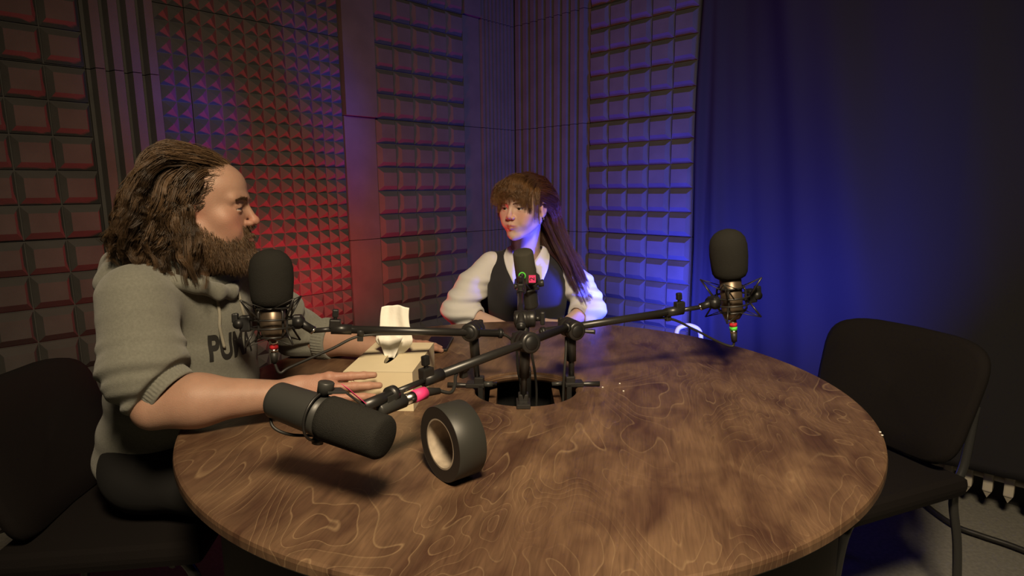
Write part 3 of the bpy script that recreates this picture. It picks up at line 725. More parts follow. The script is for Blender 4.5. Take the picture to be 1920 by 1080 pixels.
# xlr plug of the near microphone
p0, p1, p2, p3 = aty(708, 770, .90), aty(757, 751, .945), aty(800, 735, .985), aty(824, 733, 1.0)
px = stand
xl = empty('microphone_plug', p0, 'black and silver cable plug with pink tape held under the long boom', 'plug')
m = MB(); m.tube([p0, p0+(p1-p0)*.06, p1], [.0098, .0115, .0115], 28); m.build('plug_sleeve', 'smbody', xl)
m = MB(); m.tube([p1, p1+(p2-p1)*.75], .0100, 24); m.build('metal_shell', 'chrome', xl)
m = MB(); m.tube([p1+(p2-p1)*.42, p1+(p2-p1)*.92], .0108, 24); m.build('marker_tape', 'pink', xl)
m = MB(); m.tube([p1+(p2-p1)*.85, p2, p3], [.0085, .008, .0055], 20); m.build('strain_relief', 'rubber', xl)
m = MB(); strap(m, p0+V((.012, .01, .014)), p1+V((-.002, .0, .014)), V((0, 0, .010)), .008); m.build('adapter_block', 'smbody', xl)
cable([p3, aty(845, 736, 1.01), aty(853, 722, 1.03), aty(855, 703, 1.06), aty(870, 684, 1.085), aty(930, 662, 1.16), aty(975, 645, 1.22)], 'black cable curling from the pink-taped plug up to the long boom')
cable([rear+V((-.005, .0, -.012)), aty(508, 772, .865), aty(512, 800, .855), aty(545, 815, .85), aty(600, 817, .835), yc-k*.036], 'thin black cable looping under the near broadcast microphone', .0024)
# --- right stand
JR = aty(1071, 616, 1.36)
s3 = stand('r', 'black boom stand clamped right of the hole, its arm reaching towards the curtain', V((.14, 1.362, .752)))
post(s3, JR, V((.1385, 1.362, .756)), V((1, .1, 0))); joint(s3, JR, V((-.45, .88, .05)), .0225, .056)
a = aty(1018, 622, 1.335); c = aty(1274, 582, 1.43); e = aty(1312, 576, 1.445); boom(s3, a, JR, c, e); clip(s3, aty(1252, 586, 1.425), c-a)
lever_bar(s3, V((.146, 1.355, .757)), V((1, -.02, .01)), .058); lever_bar(s3, JR+V((.02, -.01, -.004)), V((1, 0, -.05)), .034)
m = MB(); m.tube([V((.118, 1.36, .757)), V((.092, 1.36, .755))], .005, 12); m.build('screw_end', 'smbody', s3)
ctr = aty(1366, 477, 1.45); bb = aty(1374, 598, 1.45)
tail3 = shock_mic('', 'large black foam-covered microphone in a spider mount against the blue-lit curtain', ctr, bb, e, V((1, .25, 0)), ['red', 'green'], s3, -1)
cable([tail3, tail3+V((-.006, 0, -.012)), aty(1345, 640, 1.45), aty(1300, 617, 1.44), aty(1252, 597, 1.425), aty(1180, 601, 1.40), aty(1110, 612, 1.375)], 'black cable from the right microphone back along its boom')
cable([aty(1018, 622, 1.335), aty(1008, 632, 1.35), aty(1000, 645, 1.36), aty(997, 662, 1.37), aty(1003, 700, 1.38), aty(1006, 745, 1.38), V((.05, 1.38, .60))], 'black cable hanging right of the front post into the hole')
cable([JR+V((-.012, .0, -.02)), aty(1061, 660, 1.35), aty(1058, 700, 1.34), aty(1056, 740, 1.34), V((.115, 1.33, .60))], 'black cable running down beside the right post')
# --- back stand with the woman's microphone
JB = aty(984, 598, 1.455)
s4 = stand('b', 'black boom stand clamped at the far hole edge, holding the woman\'s microphone', V((.03, 1.47, .752)))
post(s4, JB, V((.031, 1.462, .756)), V((0, 1, 0))); joint(s4, JB, V((1, .02, .02)), .0215, .052)
a = aty(977, 612, 1.36); c = aty(976, 545, 1.70); e = aty(978, 530, 1.78); boom(s4, a, JB, c, e)
front, rear = aty(980, 471, 1.845), aty(995, 574, 1.90)
mic, ax, yc, k, w = dynamic_mic('dark grey broadcast microphone upright before the woman\'s chest, marked with a pink label 2', front, rear, V((1, 0, 0)), windscreen='micfoam_lt', split=.46)
m = MB(); strap(m, e, yc+V((0, -.036, -.01)), V((.02, 0, 0)), .006); m.tube([yc+V((-.034, -.02, -.008)), yc+V((0, -.042, -.014)), yc+V((.034, -.02, -.008))], .005, 10); m.build('mounting_bracket', 'smbody', mic)
m = MB(); g = aty(979, 517, 1.80); m.tube([g, g+V((0, .02, -.004))], .0115, 20); m.build('marker_tape', 'green', mic)
m = MB(); m.tube([g+V((0, -.004, 0)), g+V((0, .004, 0)), ], .008, 18); m.tube(bez([g, g+V((.003, -.02, -.012)), aty(984, 545, 1.74), aty(978, 555, 1.68), aty(979, 580, 1.58)], 6), .0045, 10); m.build('plug', 'rubber', mic)
lc = aty(998, 523, 1.80); lm = MB(); lm.box(lc, (.021, .0015, .023), (V((1, 0, 0)), V((0, 1, 0)), UP)); lo = lm.build('number_label', 'pink', mic)
tv, tf = text_mesh('2', .022); m = MB(); m.add([lc+V((-v.y, -.0012, v.x)) for v in tv], tf, False); m.build('number', 'ink', lo)

# ------------------------------------------------------------------ coloured lamps on the floor behind the table
def glow(name, loc, color, power, r, parent, aim=None):
    l = bpy.data.lights.new(name, 'AREA' if aim else 'POINT'); l.color = color; l.energy = power
    if aim: l.shape = 'DISK'; l.size = .18; l.spread = math.pi if color[0] > .5 else math.radians(140)
    else: l.shadow_soft_size = r
    o = bpy.data.objects.new(name, l); COL.objects.link(o); o.location = loc
    if aim: o.rotation_euler = V(aim).to_track_quat('-Z', 'Y').to_euler()
    attach(o, parent)
def led_lamp(label, c, color, power, hoop=None, strength=6, aim=None, aim2=None):
    c = V(c); r = empty('led_lamp', (c.x, c.y, 0), label, 'lamp')
    m = MB(); m.lathe((c.x, c.y, 0), UP, [(0, .10), (.012, .10), (.018, .03), (.02, .012)], 32); m.tube([(c.x, c.y, .018), c-UP*.05], .010); m.build('lamp_stand', 'blackplastic', r)
    m = MB(); m.lathe(c-UP*.06, UP, [(0, .02), (.004, .034), (.02, .036)], 32); m.build('lamp_socket', 'lampwhite', r)
    mm = mat('lamp_glow_'+('blue' if color[2] > .5 else 'red'), (0, 0, 0), emit=color, estr=strength)
    m = MB(); m.lathe(c-UP*.04, UP, [(0, .03), (.02, .04), (.05, .042), (.075, .03), (.085, .006)], 32); m.build('bulb', mm, r)
    glow('lamp_light', c+UP*.10, color, power, .04, r, aim)
    if aim2:
        glow('lamp_light', c+UP*.11+V(aim2[0]).normalized()*.05, color, aim2[1], .04, r, aim2[0]); bpy.data.lights[-1 if False else len(bpy.data.lights)-1]
        for l in bpy.data.lights:
            if l.name.startswith('lamp_light') and abs(l.energy-aim2[1]) < 1e-4: l.spread = math.radians(29)
    if hoop:
        p, q, s_ = hoop; m = MB(); m.tube(bez([p, p+(s_-p)*.35+UP*.03, s_, q], 8), .008, 12); m.build('carry_handle', 'lampwhite', r)
    return r
hp = aty(1268, 634, 2.45)
led_lamp('blue lamp on the floor behind the table, near the blue-lit square-tile foam', (.62, 2.70, .40), (.045, .06, 1.0), 11.5, aim=(.50, .58, .64))
led_lamp('blue lamp on the floor behind the table, near the curtain and pale hoop', (.86, 1.97, .50), (.045, .06, 1.0), 19, aim=(.20, .84, .40), aim2=((-.79, .33, .36), 2.6))
h = empty('pale_hoop', (hp.x, hp.y, hp.z-.02), 'pale hoop catching blue light just behind the table beside the curtain', 'hoop')
m = MB(); m.tube(bez([aty(1268, 655, 2.5), aty(1269, 622, 2.5), aty(1279, 612, 2.5), aty(1296, 611, 2.5), aty(1312, 622, 2.5), aty(1315, 655, 2.5)], 8), .010, 12); m.build('hoop_tube', 'lampwhite', h)
led_lamp('red lamp hidden behind the table between the man and the woman', (-.74, 2.52, .45), (1.0, .03, .05), 11, aim=(-.10, .15, 1))
# ------------------------------------------------------------------ people
def frame(fwd, tilt=0.0, roll=0.0):
    """rotation with columns right-hand side, forward, up of the head"""
    f = V((fwd[0], fwd[1], tilt)).normalized(); x = f.cross(UP).normalized(); z = x.cross(f)
    if roll: q = Matrix.Rotation(roll, 3, f); x = q @ x; z = q @ z
    return np.array([[x[i], f[i], z[i]] for i in range(3)], dtype=np.float32)
class Head:
    def __init__(s, c, R, woman=False, sc=1.0):
        s.c = A3(c); s.R = R; s.w = woman; s.sc = sc
    def L(s, P): return (P-s.c) @ s.R / s.sc
    def Wp(s, q): return A3(q)*s.sc @ s.R.T + s.c
    def skull(s, q):
        d = ell(q, (0, -.012, .032), (.0755, .097, .087 if s.w else .081)); return d
    def base(s, P):
        q = s.L(P); w = s.w; S2 = lambda x, y, z: ((x, y, z), (-x, y, z))
        q2 = q.copy(); q2[:, 0] = np.abs(q2[:, 0])     # symmetric
        d = s.skull(q)
        d = smin(d, ell(q, (0, .030, -.030), (.060 if w else .063, .058, .078)), .025)
        # jaw
        d = smin(d, cone(q2, (.052, .000, -.048), (.018, .066, -.094), .020 if w else .023, .015 if w else .018), .022)
        d = smin(d, sph(q, (0, .076 if w else .080, -.099), .016 if w else .019), .016)
        d = smin(d, sph(q2, (.043, .054 if w else .052, -.022), .026 if w else .0225), .018)        # cheek
        d = smin(d, sph(q2, (.034, .062, -.050), .022 if w else .018), .02)
        # forehead, brow
        d = smin(d, ell(q, (0, .040, .045), (.062, .052, .050)), .015)
        if not w: d = smin(d, cone(q2, (.008, .0865, .0225), (.045, .070, .022), .0078, .009), .014)
        else: d = smin(d, cone(q2, (.010, .0830, .022), (.045, .066, .020), .0085, .008), .016)
        # eye sockets
        d = smax(d, -ell(q2, (.032, .096, .002), (.019, .0145, .0115)), .010)
        # lids
        e = q2-A3((.031, .0710, .001))
        lid = np.linalg.norm(e, axis=1)-.0150
        open_ = .0037 if w else .0028
        slit = np.maximum(np.abs(e[:, 2]+.0010+ .0008*(np.abs(e[:, 0])/.01)**2)-open_*np.sqrt(np.clip(1-(e[:, 0]/.0135)**2, 0, 1)), -(e[:, 1]-.004))
        lid = np.maximum(lid, -slit); 
        d = smin(d, lid, .003)
        d = smin(d, cone(q2, (.020, .0840, .0095), (.044, .076, .0075), .0022, .0020), .006)
        # nose
        nl = .1055 if w else .1085
        d = smin(d, cone(q, (0, .0855, .013), (0, nl-.006, -.022), .0060, .0082), .010)
        d = smin(d, sph(q, (0, nl-.003, -.0265), .0085 if w else .0098), .006)
        d = smin(d, ell(q2, (.0118, .0945, -.0310), (.0070, .0100, .0072)), .005)
        d = smin(d, cone(q, (0, .096, -.033), (0, nl-.010, -.034), .0045, .0045), .004)
        d = smax(d, -ell(q2, (.0062, .1030, -.0385), (.0035, .0060, .0035)), .003)
        # mouth
        d = smin(d, ell(q, (0, .072, -.062), (.031, .0215, .024)), .012)
        up = cone(q2, (.004, .0955, -.0575), (.024, .0850, -.0620), .0050, .0026)
        lo = cone(q2, (.000, .0945, -.0685), (.021, .0850, -.0645), .0066, .0028)
        d = smin(d, up, .004); d = smin(d, lo, .004)
        d = smax(d, -cone(q2, (0, .1010, -.0628), (.022, .0890, -.0632), .0013, .0011), .0015)
        d = smax(d, -cone(q, (0, .104, -.043), (0, .1000, -.052), .0022, .0022), .004)
        d = smax(d, -ell(q, (0, .0975, -.081), (.016, .006, .004)), .008)
        # ears
        er = ell(q2, (.0765, -.012, -.004), (.0085, .0185, .031)); er = smax(er, -ell(q2, (.0855, -.009, .000), (.006, .011, .020)), .004)
        er = smin(er, ell(q2, (.076, -.004, -.030), (.006, .008, .009)), .006)
        d = smin(d, er, .006)
        return d*s.sc
    def eyes(s, parent):
        op = .0037 if s.w else .0028
        for sx in (1, -1):
            pts = []
            for k in range(13):
                x = -.0125+.025*k/12; z = -.0010+op*math.sqrt(max(0, 1-(x/.0135)**2)); y = math.sqrt(.0154**2-x*x-z*z); pts.append(V(s.Wp((sx*(.031+x), .0710+y, .001+z))))
            m = MB(); m.tube(pts, .0006 if s.w else .0007, 6); m.build('eyelashes', 'ink', parent)
        for sx in (1, -1):
            c = V(s.Wp((sx*.031, .0710, .001))); f = V(s.R[:, 1]); g = (f+V(s.R[:, 0])*(-.0)).normalized()
            m = MB(); prof = [(-.0137*math.cos(math.pi*k/16)*s.sc, .0137*math.sin(math.pi*k/16)*s.sc) for k in range(17)]
            m.lathe(c, g, prof, 24, cap=False); o = m.build('eyeball', 'eye', parent)
            m = MB(); r = .0137*s.sc; m.lathe(c, g, [(math.cos(a)*r*1.004, math.sin(a)*r) for a in (.46, .3, .15, .01)], 20, cap=False); m.build('iris', 'iris', o)
def neckf(hd, base, r0, r1):
    top = hd.Wp((0, -.028, -.050))
    return lambda P: cone(P, top, base, r0, r1)
def hand(wrist, dirv, palm_n, side, curl=.25, sc=1.0, spread=1.0, thumb_out=.5, curls=None, thumb_n=.25):
    """dirv: wrist->knuckles, palm_n: out of the back of the hand, side: +1 thumb on (dir x n) side; returns sdf"""
    w = V(wrist); d = V(dirv).normalized(); n = V(palm_n); n = (n-d*n.dot(d)).normalized(); t = d.cross(n)*side
    segs = []
    kn = []
    offs = [.031, .010, -.011, -.030]; lens = [(.044, .026, .021), (.048, .029, .022), (.045, .027, .021), (.035, .021, .019)]; kd = [.086, .090, .085, .076]
    rad = [.0095, .0097, .0092, .0082]
    palm = []
    for i in range(4):
        k = w+(d*kd[i]+t*offs[i])*sc+n*(.004 if i in (1, 2) else 0)*sc; kn.append(k)
        palm.append((w+t*offs[i]*.55*sc+d*.008*sc, k, .0155*sc, .0118*sc))
        ang = (curls[i] if curls else curl); fd = (d+t*offs[i]*(4.0*spread)*.35).normalized(); p = k
        for j, L in enumerate(lens[i]):
            ang2 = ang*(1.0, 2.1, 2.9)[j]; dd = (fd*math.cos(ang2)-n*math.sin(ang2)).normalized(); q = p+dd*L*sc
            segs.append((p, q, rad[i]*(1, .93, .84)[j]*sc, rad[i]*(.93, .84, .72)[j]*sc, i)); p = q
    # thumb
    tb = w+(d*.022+t*.022-n*.004)*sc; td = (d*(1-thumb_out*.6)+t*thumb_out-n*thumb_n).normalized(); t1 = tb+td*.042*sc
    td2 = (d*.9+t*thumb_out*.5-n*.25).normalized(); t2 = t1+td2*.032*sc; t3 = t2+(d*.98+t*.05-n*.2).normalized()*.025*sc
    def f(P):
        a = None
        for p, q, r1, r2 in palm:
            c = cone(P, p, q, r1, r2); a = c if a is None else smin(a, c, .012*sc)
        fg = None
        for i in range(4):
            g = None
            for (p, q, r1, r2, ii) in segs:
                if ii != i: continue
                c = cone(P, p, q, r1, r2); g = c if g is None else smin(g, c, .004*sc)
            fg = g if fg is None else smin(fg, g, .0015*sc)
        a = smin(a, fg, .008*sc)
        th = smin(cone(P, tb, t1, .0155*sc, .0112*sc), cone(P, t1, t2, .0108*sc, .0098*sc), .006*sc); th = smin(th, cone(P, t2, t3, .0098*sc, .0080*sc), .004*sc)
        a = smin(a, th, .012*sc)
        # knuckles
        for k in kn: a = smin(a, sph(P, k+n*.003*sc, .0098*sc), .006*sc)
        return a
    pts = [np.array(x) for x in [w, *kn, t3]+[s_[1] for s_ in segs]]
    nails = []
    for i in range(4):
        p, q, r1, r2, _ = segs[i*3+2]; nails.append((p, q, r2))
    return f, np.min(pts, 0)-.03, np.max(pts, 0)+.03, nails
def bounds(*pts, m=.05):
    a = np.array([list(p) for p in pts]); return a.min(0)-m, a.max(0)+m

# ================================================================== the man
man = empty('person', (-.85, 1.36, 0), 'bearded man with long brown hair in a grey hoodie, arms resting on the table', 'person')
mh = Head(aty(377, 391, 1.29), frame((.965, .26), -.02), False, 1.0)
nb_m = V((-.715, 1.285, 1.03)); ln_m = neckf(mh, nb_m, .056, .066)
ShR, ShL = V((-.735, 1.155, 1.005)), V((-.665, 1.49, .995))
ElR, ElL = V((-.688, 1.10, .803)), V((-.600, 1.665, .802))
WrR, WrL = aty(534, 740, 1.15), V((-.365, 1.585, .786))
def forearm(a, b, r0, r1, r2, bulge):
    a, b = V(a), V(b); m1 = a.lerp(b, .32)+V(bulge)
    def f(P): return smin(capell(P, a, m1, r0, r1, (0, 0, 1), 1.0), cone(P, m1, b, r1, r2), .03)
    return f
faR = forearm(ElR, WrR, .043, .047, .0285, (0, 0, .006)); faL = forearm(ElL, WrL, .042, .045, .0275, (0, 0, .004))
hR, hRl, hRh, nailsR = hand(WrR+V((.004, .0, .0)), (1, .06, .02), (.02, -1, .38), -1, curls=[.10, .13, .18, .22], sc=.97, thumb_out=.22, spread=.5, thumb_n=.65)
hL, hLl, hLh, nailsL = hand(WrL+V((.003, .002, .0)), (.80, .60, -.03), (0, 0, 1), 1, curls=[.15, .16, .2, .24], sc=1.0, thumb_out=.4)
def man_head(P):
    return smin(mh.base(P), ln_m(P), .02)
def man_armR(P): return smin(faR(P), hR(P), .018)
def man_armL(P): return smin(faL(P), hL(P), .018)
PelM, ChM = V((-.87, 1.37, .53)), V((-.78, 1.325, .86))
def man_torso(P):
    d = smin(cone(P, PelM, ChM, .10, .10), cone(P, ShR, ShL, .035, .035), .05); d = smin(d, cone(P, ChM, nb_m, .07, .05), .04)
    d = smin(d, cone(P, ShR, ElR, .042, .036), .02); return smin(d, cone(P, ShL, ElL, .042, .036), .02)
lo, hi = bounds(mh.c, m=.16); lo[2] -= .06
parts = [polygonise(man_head, lo, hi, .0019)]
lo, hi = bounds(ElR, WrR, m=.06); parts.append(polygonise(man_armR, np.minimum(lo, hRl), np.maximum(hi, hRh), .0022))
lo, hi = bounds(ElL, WrL, m=.06); parts.append(polygonise(man_armL, np.minimum(lo, hLl), np.maximum(hi, hLh), .0025))
lo, hi = bounds(PelM, ShR, ShL, ElR, ElL, nb_m, m=.14); parts.append(polygonise(man_torso, lo, hi, .010))
def skin_tint(base, hd, woman, hands):
    base = A3(base)
    def f(P):
        t = np.tile(base, (len(P), 1)); q = hd.L(P); inh = np.linalg.norm(q, axis=1) < .2
        red = np.exp(-((np.abs(q[:, 0])-.04)**2+(q[:, 1]-.07)**2+(q[:, 2]+.03)**2)/.0009)+np.exp(-((q[:, 0])**2+(q[:, 1]-.108)**2+(q[:, 2]+.027)**2)/.0003)+np.exp(-((np.abs(q[:, 0])-.078)**2+(q[:, 1]+.01)**2+(q[:, 2])**2)/.001)
        red = np.clip(red, 0, 1)[:, None]*inh[:, None]; t = t*(1-.25*red*A3((0, 1, 1)))
        lip = np.exp(-((q[:, 2]+.0632)/.0085)**4)*np.exp(-(q[:, 0]/.0225)**4)*(q[:, 1] > .086)*inh; lip = lip[:, None]
        t = t*(1-lip)+A3((.42, .14, .12) if woman else (.38, .15, .115))*lip
        nz = noise3(P, 90, 3)[:, None]; t = t*(1+.04*nz*A3((.4, 1, 1)))
        for h in hands:
            k = np.exp(-np.linalg.norm(P-A3(h), axis=1)**2/.006)[:, None]; t = t*(1-.16*k*A3((0, 1, .9)))
        return np.clip(t, 0, 1)
    return f
sdf_obj('body', parts, 'skin_m', man, tint=skin_tint((.405, .240, .170), mh, False, [hRh*.5+hRl*.5, hLh*.5+hLl*.5]))
mh.eyes(man)

# ---- hoodie
def wr(P, a, b, f, amp, seed=0, spiral=2.0):
    """fold rings across a sleeve from a to b"""
    a, b = A3(a), A3(b); t = (b-a); L = np.linalg.norm(t); t /= L; s = (P-a)@t; rad = P-a-np.outer(s, t)
    an = np.arctan2(rad@A3((0, 0, 1)), rad@np.cross(t, A3((0, 0, 1))))
    ph = s*f+spiral*np.sin(an+seed)+1.4*noise3(P, 28, seed)
    return amp*(np.sin(ph)+.45*np.sin(ph*1.9+1.3))
CuR = aty(306, 722, 1.115); TcR = ((ElR-ShR).normalized()*.75+(WrR-ElR).normalized()*.75+V((0, -.1, 0))).normalized(); CuL = ElL.lerp(WrL, .33)
def hoodie(P):
    d = cone(P, V((-.855, 1.37, .60)), V((-.765, 1.36, .80)), .135, .145)
    d = smin(d, cone(P, V((-.765, 1.36, .80)), V((-.720, 1.335, .93)), .140, .115), .06)
    d = smin(d, cone(P, ShR+V((.0, .045, -.005)), ShL+V((0, -.04, -.005)), .066, .066), .05)
    d = smin(d, cone(P, V((-.735, 1.32, .98)), nb_m+V((-.010, 0, .00)), .095, .072), .05)
    # wrinkles on the body
    d = d + .0030*np.sin(P[:, 2]*62+3*noise3(P, 9, 5)+P[:, 0]*20)*np.clip((.96-P[:, 2])*8, 0, 1) + .0022*noise3(P, 30, 9)
    sR = smin(cone(P, ShR, ShR.lerp(ElR, .62)+V((-.006, -.004, -.004)), .068, .069), cone(P, ShR.lerp(ElR, .62)+V((-.006, -.004, -.004)), ElR.lerp(ShR, .2)+V((-.005, .0, .0)), .068, .060), .03)
    sR = smin(sR, cone(P, ShR.lerp(ElR, .6), CuR, .068, .056), .02)
    amp = .0042*np.clip((.97-P[:, 2])*8, .10, 1); sR = sR + wr(P, ShR, ElR, 128, 1, 1, 1.3)*amp + .0035*noise3(P, 17, 21)
    sL = smin(cone(P, ShL, ElL+V((-.01, -.01, .01)), .074, .062), cone(P, ElL+V((0, 0, .004)), CuL, .058, .050), .03) + wr(P, ShL, ElL, 85, .0042, 4)
    d = smin(d, sR, .022); d = smin(d, sL, .022)
    # cuffs: cut the tube end and hollow
    for e, c, fa, rr_ in ((ElR, CuR, faR, .052), (ElL, CuL, faL, .050)):
        t = TcR if e is ElR else (WrL-ElL).normalized(); tn = A3(t); s = (P-A3(c))@tn
        near = np.linalg.norm(P-A3(c), axis=1)-.085
        d = np.where(near < 0, smax(d, s-(.0 if e is ElR else .016), .004), d)
        rdc = np.linalg.norm(P-A3(c)-np.outer(s, tn), axis=1)
        g = (rdc-.0515) if e is ElR else fa(P)-.006; cuff = np.maximum(np.maximum(g, -(g+.012)), np.abs(s-.004)-.0185)
        cuff = cuff+.002; d = smin(d, cuff, .004)
        d = np.maximum(d, -np.maximum((rdc-.0445) if e is ElR else fa(P)-.0005, np.maximum(-(s-.004), s-.06)))
    rad = np.linalg.norm(P[:, :2]-A3((TC.x, TC.y)), axis=1); d = smax(d, -np.maximum(rad-TR-.004, P[:, 2]-.7545), .008)
    # neck opening
    op = cone(P, nb_m+V((.020, .002, .010)), nb_m+V((.055, .01, .14)), .050, .080)
    d = smax(d, -op, .012)
    return d
lo, hi = bounds(PelM, ShR, ShL, ElR, ElL, nb_m, CuR, CuL, m=.10); lo[0] -= .10; lo[2] = .47; hi[2] += .03
hood_parts = [polygonise(hoodie, lo, hi, .0042)]
hoodie_o = sdf_obj('hoodie', hood_parts, 'hoodie', man)
def hood(P):
    c = nb_m; d = None
    ring = []
    for k in range(13):
        a = math.radians(-180+k*360/12) # 180 = back
        ca, sa = math.cos(a+math.pi), math.sin(a+math.pi); back = max(0, -ca)
        ring.append((c+V((.018, 0, 0))+V((.98, .10, 0))*(.085*ca-.02*back)+V((-.15, .98, 0))*(.094*sa)+V((0, 0, .005+.034*back-.045*max(0, -math.cos(a+math.pi)*-1)**1.5)), .0155+.028*back))
    for (p, r1), (q, r2) in zip(ring[:-1], ring[1:]):
        g = cone(P, p, q, r1, r2); d = g if d is None else smin(d, g, .012)
    for (p, r1), (q, r2) in zip(ring[3:9], ring[4:10]):
        o_ = V((-.035, 0, -.030)); d = smin(d, cone(P, p+o_, q+o_, r1*1.05, r2*1.05), .012)
    d = d+.0045*np.sin(P[:, 2]*95+4*noise3(P, 16, 2)+P[:, 1]*12)+.003*noise3(P, 38, 12)
    return np.maximum(d, -(ln_m(P)-.012))
lo, hi = bounds(nb_m, m=.20); hood_o = sdf_obj('hood', polygonise(hood, lo, hi, .0042), 'hoodie', man); attach(hood_o, hoodie_o)
for e, c, fa in ((ElR, CuR, faR), (ElL, CuL, faL)):
    t = TcR if e is ElR else (WrL-ElL).normalized(); tn = A3(t); ux = A3(t.orthogonal().normalized()); uy = np.cross(tn, ux)
    def cufff(P):
        r_ = P-A3(c); s = r_@tn; rdc = np.linalg.norm(r_-np.outer(s, tn), axis=1); an = np.arctan2(r_@ux, r_@uy)
        g = (rdc-.0515) if e is ElR else fa(P)-.0065
        g = g-.0011*np.sin(an*44)*np.clip((.018-np.abs(s-.004))*300, 0, 1)
        return smax(np.maximum(g, -(g+.0075)), np.abs(s-.006)-.0195, .004)
    cf = sdf_obj('cuff', polygonise(cufff, *bounds(c, m=.085), .0022), 'hoodie', man); attach(cf, hoodie_o)
bpy.context.view_layer.update()
def bvh_of(o):
    me = o.data; return BVHTree.FromPolygons([v.co for v in me.vertices], [p.vertices for p in me.polygons])
bh = bvh_of(hoodie_o)
# hem ribbing
def hemf(P):
    c = V((-.905, 1.37, .56)); g = cone(P, c, c+V((.03, -.01, .07)), .152, .158); g = np.maximum(np.maximum(g, -(g+.01)), np.abs(P[:, 2]-.585)-.028); return g
# chest print
def chest_point(px, py):
    o = V((0, 0, CZ)); d = ray(px, py).normalized(); h = bh.ray_cast(o, d); return h
def project_print():
    tv, tf = text_mesh('PUMA', 1.0, 0, .035)
    bm = bmesh.new(); vs = [bm.verts.new(v) for v in tv]
    for f in tf:
        try: bm.faces.new([vs[i] for i in f])
        except ValueError: pass
    bmesh.ops.triangulate(bm, faces=bm.faces)
    for _ in range(5):
        es = [e for e in bm.edges if e.calc_length() > .04]
        if es: bmesh.ops.subdivide_edges(bm, edges=es, cuts=1); bmesh.ops.triangulate(bm, faces=bm.faces)
    xs = [v.co.x for v in bm.verts]; ys = [v.co.y for v in bm.verts]; x0, x1, y0, y1 = min(xs), max(xs), min(ys), max(ys)
    # chest plane: across = towards his left, down the body
    c = chest_point(440, 645)[0]; c = c if c else V((-.66, 1.2, .93))
    across = V((.30, .95, 0)).normalized(); up = V((.10, -.05, 1)).normalized(); nrm = across.cross(up).normalized()
    if nrm.x < 0: nrm = -nrm
    out = MB(); pts = []
    for v in bm.verts:
        u = (v.co.x-(x0+x1)/2)/(x1-x0)*.112; w = (v.co.y-(y0+y1)/2)/(y1-y0)*.060
        p = c+across*u+up*w+nrm*.045; h = bh.ray_cast(p, -nrm, .2)
        pts.append((h[0]+nrm*.0012) if h[0] else c+across*u+up*w)
    bm.verts.index_update(); fs = [[v.index for v in f.verts] for f in bm.faces]; out.add(pts, fs, False); bm.free()
    o = out.build('chest_lettering', 'print', man); attach(o, hoodie_o)
    o['label'] = 'black capital letters across the chest'
project_print()
def drawstring(px):
    pts = []
    for x, y in px:
        h = chest_point(x, y)
        if h[0]: pts.append(h[0]-ray(x, y).normalized()*.004)
    if len(pts) > 2:
        m = MB(); m.tube(bez(pts, 5), .0034, 8); o = m.build('drawstring', 'cord', man); attach(o, hoodie_o)
drawstring([(404, 545), (408, 565), (412, 590), (412, 612), (416, 632), (421, 652)])
drawstring([(444, 540), (450, 560), (456, 585), (462, 605)])
# ---- trousers and shoes
def legs(hip1, hip2, k1, k2, a1, a2, r=.085):
    def f(P):
        d = smin(cone(P, hip1, hip2, .10, .10), cone(P, hip1, k1, r+.01, r-.02), .04); d = smin(d, cone(P, hip2, k2, r+.01, r-.02), .04)
        d = smin(d, cone(P, k1, a1, r-.022, .05), .02); return smin(d, cone(P, k2, a2, r-.022, .05), .02)
    return f
k1, k2, a1, a2 = V((-.50, 1.22, .55)), V((-.50, 1.62, .55)), V((-.46, 1.22, .11)), V((-.46, 1.62, .11))
tf_ = legs(V((-.84, 1.31, .585)), V((-.84, 1.43, .585)), k1, k2, a1, a2); lo, hi = bounds((-.92, 1.3, .5), (-.92, 1.44, .5), k1, k2, a1, a2, m=.15); lo[2] = .05
sdf_obj('trousers', polygonise(tf_, lo, hi, .010), 'trouser', man)
for a in (a1, a2):
    sdf_obj('shoe', polygonise(lambda P, a=a: np.maximum(cone(P, a+V((-.03, 0, -.065)), a+V((.14, 0, -.078)), .045, .036), -(P[:, 2]-.003)), *bounds(a+V((.05, 0, -.06)), m=.16), .008), 'shoe', man)
# ---- hair of the man
def fib(n, seed=0):
    r = np.random.RandomState(seed); k = np.arange(n)+.5; ph = np.arccos(1-2*k/n); th = math.pi*(1+5**.5)*k
    d = np.stack([np.cos(th)*np.sin(ph), np.sin(th)*np.sin(ph), np.cos(ph)], 1); return d+r.normal(size=d.shape)*.02
def grow(hd, roots, dirs, length, K, dirfn, collide, off0, offs, lift=1.0):
    """all in world coordinates; roots (N,3)"""
    P = [roots]; p = roots.copy(); d = dirs.copy(); step = (length/(K-1))[:, None]
    for i in range(1, K):
        s = i/(K-1); tgt = dirfn(hd.L(p), s); tgt = tgt @ hd.R.T if True else tgt
        d = d*.62+tgt*.38; d /= np.linalg.norm(d, axis=1, keepdims=True)+1e-9; p = p+d*step
        for _ in range(3):
            v = collide(p); pen = np.clip(off0+offs*s-v, 0, None)
            e = .002; g = np.stack([collide(p+A3(np.eye(3)[k]*e))-v for k in range(3)], 1); g /= np.linalg.norm(g, axis=1, keepdims=True)+1e-9
            p = p+g*pen[:, None]*.8
        P.append(p.copy())
    return np.stack(P, 1)
